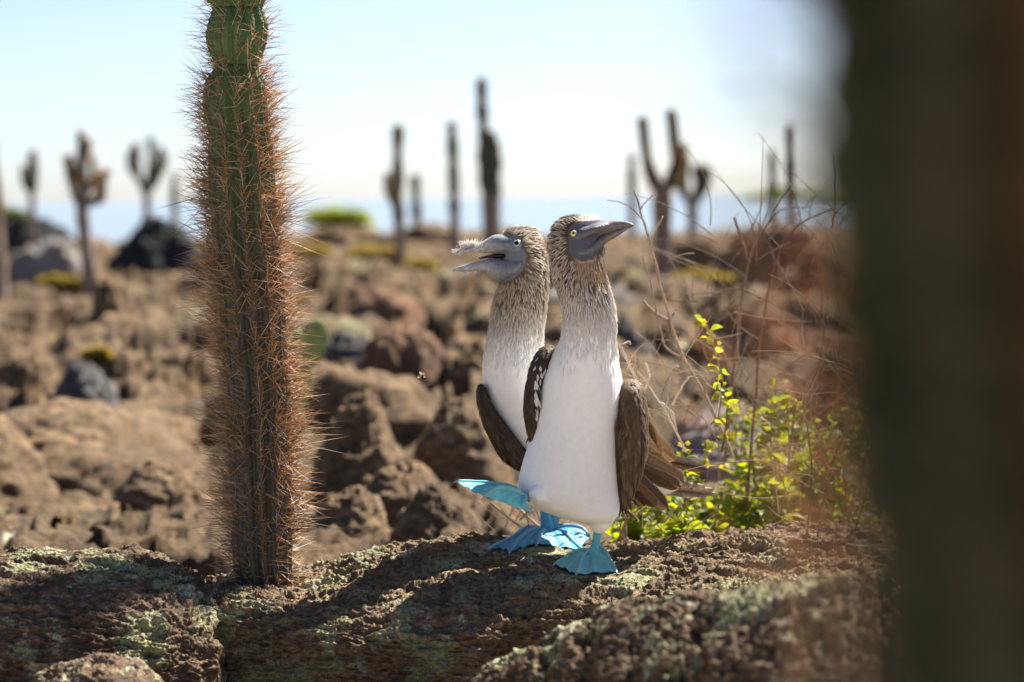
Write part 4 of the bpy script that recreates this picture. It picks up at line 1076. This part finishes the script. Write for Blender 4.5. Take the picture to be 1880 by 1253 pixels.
foot(bird2, np.stack([P(1001, 915, fD2 + .03), P(1001, 935, fD2 + .025), P(1003, 955, fD2 + .015), P(1005, 972, fD2 + .005), P(1006, 980, fD2)]), (.010, .011, .013, .0155, .014),
     [[tp(1004, 978, .014, .02), tp(975, 988, .022, .0), tp(940, 1006, .018), tp(900, 1027, .008)], [tp(1000, 980, .016, .01), tp(985, 990, .026, -.01), tp(958, 1008, .020, -.01), tp(936, 1029, .007, -.01)],
      [tp(1002, 980, .014, .01), tp(998, 986, .022, -.02), tp(990, 996, .018, -.03), tp(984, 1005, .008, -.04)]], BLUE, 3)
foot(bird2, np.stack([P(1030, 915, fD2 + .06), P(1022, 940, fD2 + .05), P(1014, 962, fD2 + .035), P(1012, 976, fD2 + .025)]), (.010, .011, .013, .013),
     [[tp(1006, 976, .02, .0), tp(998, 986, .024, -.02), tp(992, 995, .018, -.035), tp(986, 1005, .008, -.045)], [tp(1012, 974, .02, .0), tp(1032, 988, .024, -.02), tp(1050, 1000, .018, -.03), tp(1068, 1013, .008, -.04)],
      [P(1014, 970, fD2 + .02), P(1040, 966, fD2 + .02), P(1068, 970, fD2 + .01), P(1083, 988, fD2 - .005)]], BLUE, 4)

# down on the rear bird's bill
def down(px, py, D, n, ln, label, seed, spread=(6, 4), upb=.5):
    q = np.random.default_rng(seed); g = Geo(); base = P(px, py, D)
    for k in range(n):
        a = P(px + q.normal() * spread[0], py + q.normal() * spread[1] * .3, D + q.normal() * .004)
        d = q.normal(size=3); d[2] = abs(d[2]) * upb + upb; d /= np.linalg.norm(d)
        pts = a + d * np.linspace(0, ln * q.uniform(.5, 1.3), 5)[:, None] + q.normal(size=3) * (np.linspace(0, 1, 5)**2)[:, None] * ln * .35
        tube(g, pts, np.linspace(.0006, .0003, 5), 4, (.85, .84, .82), cap=False)
    o = obj('down_feather', g, M_fluff); tag(o, label, 'feather'); return o
down(864, 452, D2 - .02, 420, .0095, 'white fluffy down feather stuck on top of the open upper bill', 1, (8, 9), .45)
down(845, 462, D2 - .025, 160, .0055, 'small white down shreds near the tip of the open upper bill', 2, (6, 6), .4)
down(855, 500, D2 - .03, 30, .006, 'tiny white down scrap hanging under the open lower bill', 3, (3, 4), -.4)
down(873, 498, D2 - .03, 18, .005, 'smaller down scrap under the lower bill, nearer the throat', 4, (3, 3), -.4)
# insect
ip = P(775, 690, 5.95)
ins = thing('flying_insect', ip, 'tiny tan insect hovering in front of the dark rock hollow', 'insect')
g = Geo(); tube(g, spline(np.stack([P(769, 692, 5.95), P(774, 690, 5.95), P(781, 689, 5.95)]), 10), np.array([.0004, .0014, .002, .002, .0016, .0014, .002, .0022, .0017, .0006]), 8, (.35, .24, .12)); obj('body', g, M_twig, ins)
for s2 in ((770, 682), (782, 693), (766, 694), (779, 684)):
    g = Geo(); a = P(775, 690, 5.95); b = P(s2[0], s2[1], 5.95); d = b - a; sd_ = np.cross(d, [0.1, 1, 0]); 
    g.add([a, a + d * .6 + sd_ * .28, b, a + d * .6 - sd_ * .28], [[0, 1, 2, 3]], (.5, .42, .32)); obj('wing', g, M_grass, ins)

# ------------------------------------------------------------------ leafy plants and dry twigs behind the ledge
def leaf_mesh(name, col):
    u = np.linspace(0, 1, 6); e = np.linspace(-1, 1, 5)
    w_ = .36 * np.sin(np.pi * np.clip(u, 0, 1)**.75)**.9; w_[0] = .03; w_[-1] = .01
    V = np.stack([(w_[:, None] * e[None]), np.repeat(u[:, None], 5, 1), .22 * np.abs(e)[None] * w_[:, None] + .18 * np.sin(u * 2.6)[:, None] - .12 * u[:, None]], -1)
    C = np.asarray(col)[None, None] * (1 - .25 * (np.abs(e) < .1))[None, :, None] * np.ones((6, 1, 1))
    g = Geo(); g.add(V, grid_faces(6, 5), C.reshape(-1, 3)); me = g.mesh(name); me.materials.append(M_leaf); return me
LEAVES = [leaf_mesh('leaf', c) for c in ((.22, .28, .03), (.30, .33, .03), (.15, .22, .03), (.38, .34, .05))]
gfl = Geo()
for k in range(5):
    a = 2 * np.pi * k / 5; d = np.array([math.cos(a), math.sin(a), .3]); sd_ = np.array([-math.sin(a), math.cos(a), 0])
    gfl.add([(0, 0, 0), d * .6 + sd_ * .35, d, d * .6 - sd_ * .35], [[0, 1, 2, 3]], (.62, .50, .04))
FLOWER = gfl.mesh('flower'); FLOWER.materials.append(M_flower)
def place(name, me, parent, loc, direction, size, roll):
    o = bpy.data.objects.new(name, me); COL.objects.link(o); o.parent = parent
    d = Vector(direction).normalized()
    qd = d.to_track_quat('Y', 'Z'); mt = Matrix.Translation(Vector(loc) - parent.location) @ qd.to_matrix().to_4x4() @ Matrix.Rotation(roll, 4, 'Y') @ Matrix.Scale(size, 4)
    o.matrix_basis = mt; return o
def leafy(label, D, stems, nleaf, size, seed, group=None, nfl=6, u0=.15):
    q = np.random.default_rng(seed)
    b = P(*stems[0][0], D)
    root = thing('leafy_plant', b, label, 'plant', group)
    for st in stems:
        key = np.c_[np.asarray(st, float), D + np.linspace(0, 1, len(st)) * q.uniform(-.12, .12)]
        s = spline(key, 30); pts = P(s[:, 0], s[:, 1], s[:, 2])
        g = Geo(); tube(g, pts, np.linspace(.0030, .0011, 30), 6, np.array([[.13, .10, .05]]) * (1 - np.linspace(0, 1, 30)[:, None]) + np.array([[.20, .20, .05]]) * np.linspace(0, 1, 30)[:, None]); obj('stem', g, M_twig, root)
        for k in range(nleaf):
            u = u0 + (1 - u0) * (k + q.random()) / nleaf; i = min(29, int(u * 29))
            an = q.random() * 6.283
            d = np.array([math.cos(an), math.sin(an), q.uniform(-.35, .8)])
            sz = size * q.uniform(.55, 1.15) * (1.05 - .45 * u)
            place('leaf', LEAVES[int(q.choice(4, p=[.4, .3, .2, .1]))], root, pts[i] + d * .006, d, sz, q.normal() * .6)
        for k in range(nfl):
            i = q.integers(12, 30); d = q.normal(size=3); place('flower', FLOWER, root, pts[i] + d * .008, (0, 0, 1), q.uniform(.004, .008), 0)
leafy('tallest yellow green leafy stem rising right of the birds', 6.25, [[(1325, 830), (1335, 760), (1325, 690), (1308, 630), (1290, 588)]], 34, .040, 1, nfl=9, u0=.05)
leafy('leafy stem with yellow flowers beside the tail of the front bird', 6.45, [[(1255, 930), (1262, 870), (1250, 820)], [(1255, 930), (1290, 860), (1300, 810)]], 18, .036, 2, nfl=4)
lq = np.random.default_rng(99)
for k in range(30):
    x = 1150 + 440 * ((k + lq.random()) / 30)
    D = lq.uniform(6.45, 7.4)
    x += lq.uniform(-40, 40)
    topy = lq.uniform(690, 860) if x > 1330 else lq.uniform(860, 930)
    st = []
    for j in range(3):
        xx = x + lq.uniform(-45, 45); ty = topy + lq.uniform(0, 90)
        st.append([(x + lq.uniform(-8, 8), 1040), ((x + xx) / 2 + lq.uniform(-10, 10), (1040 + ty) / 2), (xx, ty)])
    leafy('yellow green leafy plant in the low thicket behind the ledge at right', D, st, 28, .060, 10 + k, 'leafy plants of the thicket behind the ledge', nfl=1)
def twigs(label, D, lines, seed, nfine=0, box=None, group=None, col=(.26, .18, .13), name='dry_shrub'):
    q = np.random.default_rng(seed)
    root = thing(name, P(*lines[0][0][0], D), label, 'shrub', group)
    for pl, r0_, r1_ in lines:
        key = np.c_[np.asarray(pl, float), D + q.uniform(-.05, .05) * np.linspace(0, 1, len(pl))]
        s = spline(key, 8 * len(pl)); pts = P(s[:, 0], s[:, 1], s[:, 2]); n = len(pts)
        pts = pts + .002 * np.stack([vnoise(np.c_[np.arange(n) * .35, np.full(n, seed + 3 * c), np.full(n, r0_)], 4) for c in range(3)], -1)
        g = Geo(); tube(g, pts, np.linspace(r0_, r1_, n) * D / F, 6, np.asarray(col) * q.uniform(.75, 1.4)); obj('branch', g, M_twig, root)
    if nfine:
        g = Geo()
        for k in range(nfine):
            x0, x1, y0, y1, l0, l1 = box
            x = q.uniform(x0, x1); y = q.uniform(y0, y1); an = q.normal() * .9 + math.pi / 2 + (.5 if q.random() < .5 else -.3); l = q.uniform(l0, l1); cv = q.normal() * .5
            t = np.linspace(0, 1, 9)
            ang = an + cv * t
            xx = x + np.cumsum(np.cos(ang)) * l / 9; yy = y - np.cumsum(np.sin(ang)) * l / 9
            dd = D + q.uniform(-.3, .5) + t * q.uniform(-.1, .1)
            tube(g, P(xx, yy, dd), np.linspace(1.1, .45, 9) * D / F, 4, np.array([.34, .26, .19]) * q.uniform(.6, 1.3), cap=False)
        obj('fine_twigs', g, M_grass, root, kind='stuff')
    return root
twigs('bare branching twig rising past the front bill', 6.5, [([(1345, 840), (1305, 745), (1255, 655), (1222, 560), (1200, 470), (1182, 410), (1166, 350)], 4.2, 1.6), ([(1194, 452), (1205, 420), (1217, 398)], 2.6, 1.6), ([(1196, 455), (1178, 400), (1140, 372), (1115, 368)], 1.6, .8),
    ([(1225, 588), (1200, 572), (1182, 553)], 3.6, 2.4), ([(1235, 620), (1228, 590), (1238, 575)], 2.6, 1.6), ([(1255, 660), (1225, 640), (1212, 600), (1195, 520), (1180, 470)], 2.4, 1.0), ([(1176, 385), (1188, 368), (1205, 356)], 1.4, .7)], 1)
twigs('pale dry broken twigs close to the right shoulder of the front bird', 6.35, [([(1215, 830), (1190, 760), (1165, 690), (1138, 632)], 3.4, 2.0), ([(1150, 660), (1140, 640), (1152, 628), (1158, 632)], 2.2, 1.8), ([(1180, 730), (1192, 690), (1185, 665)], 2.6, 1.6), ([(1225, 745), (1232, 700), (1238, 676), (1246, 672)], 2.2, 1.6), ([(1235, 745), (1250, 715), (1265, 694)], 2.6, 1.8),
    ([(1262, 694), (1285, 690), (1300, 705), (1330, 730)], 1.8, 1.0), ([(1215, 740), (1235, 760), (1245, 800)], 2.4, 1.4), ([(1260, 830), (1225, 760), (1200, 720), (1170, 680)], 2.0, 1.2)], 2, 40, (1150, 1330, 660, 830, 40, 120), col=(.42, .34, .27))
twigs('dry arching reddish stems between the forked cactus and the near cactus', 6.9, [([(1370, 930), (1385, 760), (1400, 600), (1425, 480), (1465, 415), (1535, 382)], 3.2, 1.2), ([(1330, 850), (1352, 640), (1375, 480), (1410, 410), (1450, 340)], 3.0, 1.0), ([(1375, 480), (1358, 430), (1348, 400)], 2.4, 2.4), ([(1440, 930), (1460, 820), (1500, 690), (1520, 560)], 2.8, 1.0),
    ([(1320, 540), (1350, 530), (1400, 548), (1470, 590)], 1.8, .8), ([(1300, 660), (1380, 660), (1460, 690), (1520, 720)], 1.6, .8), ([(1410, 410), (1440, 385), (1490, 380)], 1.4, .7), ([(1530, 420), (1535, 340), (1530, 280)], 2.0, .8)], 3, 170, (1280, 1620, 400, 960, 60, 240), col=(.22, .13, .09))
twigs('thin brown tangle of twigs next to the blurred near cactus', 6.1, [([(1500, 1000), (1520, 880), (1560, 760), (1580, 600)], 2.8, 1.0), ([(1480, 1000), (1490, 850), (1470, 720)], 2.6, 1.0), ([(1560, 1000), (1600, 860), (1590, 700)], 2.4, 1.0)], 4, 130, (1420, 1680, 560, 990, 60, 200), col=(.18, .11, .08))
twigs('dry pale stems leaning behind the blue feet', 6.5, [([(1035, 1010), (985, 965), (930, 915), (880, 890)], 3.4, 2.0), ([(1000, 1010), (950, 965), (900, 925)], 3.0, 2.0), ([(1010, 1000), (990, 950), (970, 900)], 2.4, 1.4), ([(960, 990), (900, 985), (860, 990)], 2.0, 1.2)], 5, 14, (900, 1000, 900, 990, 40, 120), col=(.38, .29, .22))
twigs('dry brown stalks under the tail of the front bird', 6.4, [([(1110, 1040), (1140, 980), (1165, 925)], 2.8, 1.4), ([(1140, 1040), (1150, 960), (1135, 920)], 2.2, 1.2), ([(1180, 1030), (1150, 985), (1130, 960)], 2.0, 1.2)], 6, 40, (1120, 1260, 900, 1020, 40, 110), col=(.3, .22, .16))

# orange twigs added close to the camera for the near spines' warm haze
q3 = np.random.default_rng(55)
haze_root = thing('dry_shrub', P(1500, 1500, 2.0), 'added tuft of blurred orange twigs giving the warm haze beside the near cactus', 'shrub')
for k in range(5):
    x = 1440 + 40 * k
    pl = [(x + 30, 1600), (x + q3.uniform(-10, 10), 1150), (x - q3.uniform(0, 60), q3.uniform(560, 820))]
    sp_ = spline(np.c_[np.array(pl), [2.0 + .04 * k] * 3], 24); g = Geo(); tube(g, P(sp_[:, 0], sp_[:, 1], sp_[:, 2]), np.linspace(.0016, .0006, 24), 5, (.40, .24, .13)); obj('branch', g, M_twig, haze_root)
g = Geo()
for k in range(200):
    x = 1650 - abs(q3.normal()) * 115; y = q3.uniform(450, 1080); D = q3.uniform(1.7, 2.5); an = q3.uniform(1.2, 3.3); l = q3.uniform(40, 150)
    t_ = np.linspace(0, 1, 5); ang = an + q3.normal() * .5 * t_
    tube(g, P(x + np.cumsum(np.cos(ang)) * l / 5, y - np.cumsum(np.sin(ang)) * l / 5, D + 0 * t_), np.linspace(.0006, .0003, 5), 4, np.array([.58, .33, .11]) * q3.uniform(.7, 1.2), cap=False)
obj('fine_twigs', g, M_spine, haze_root, kind='stuff')
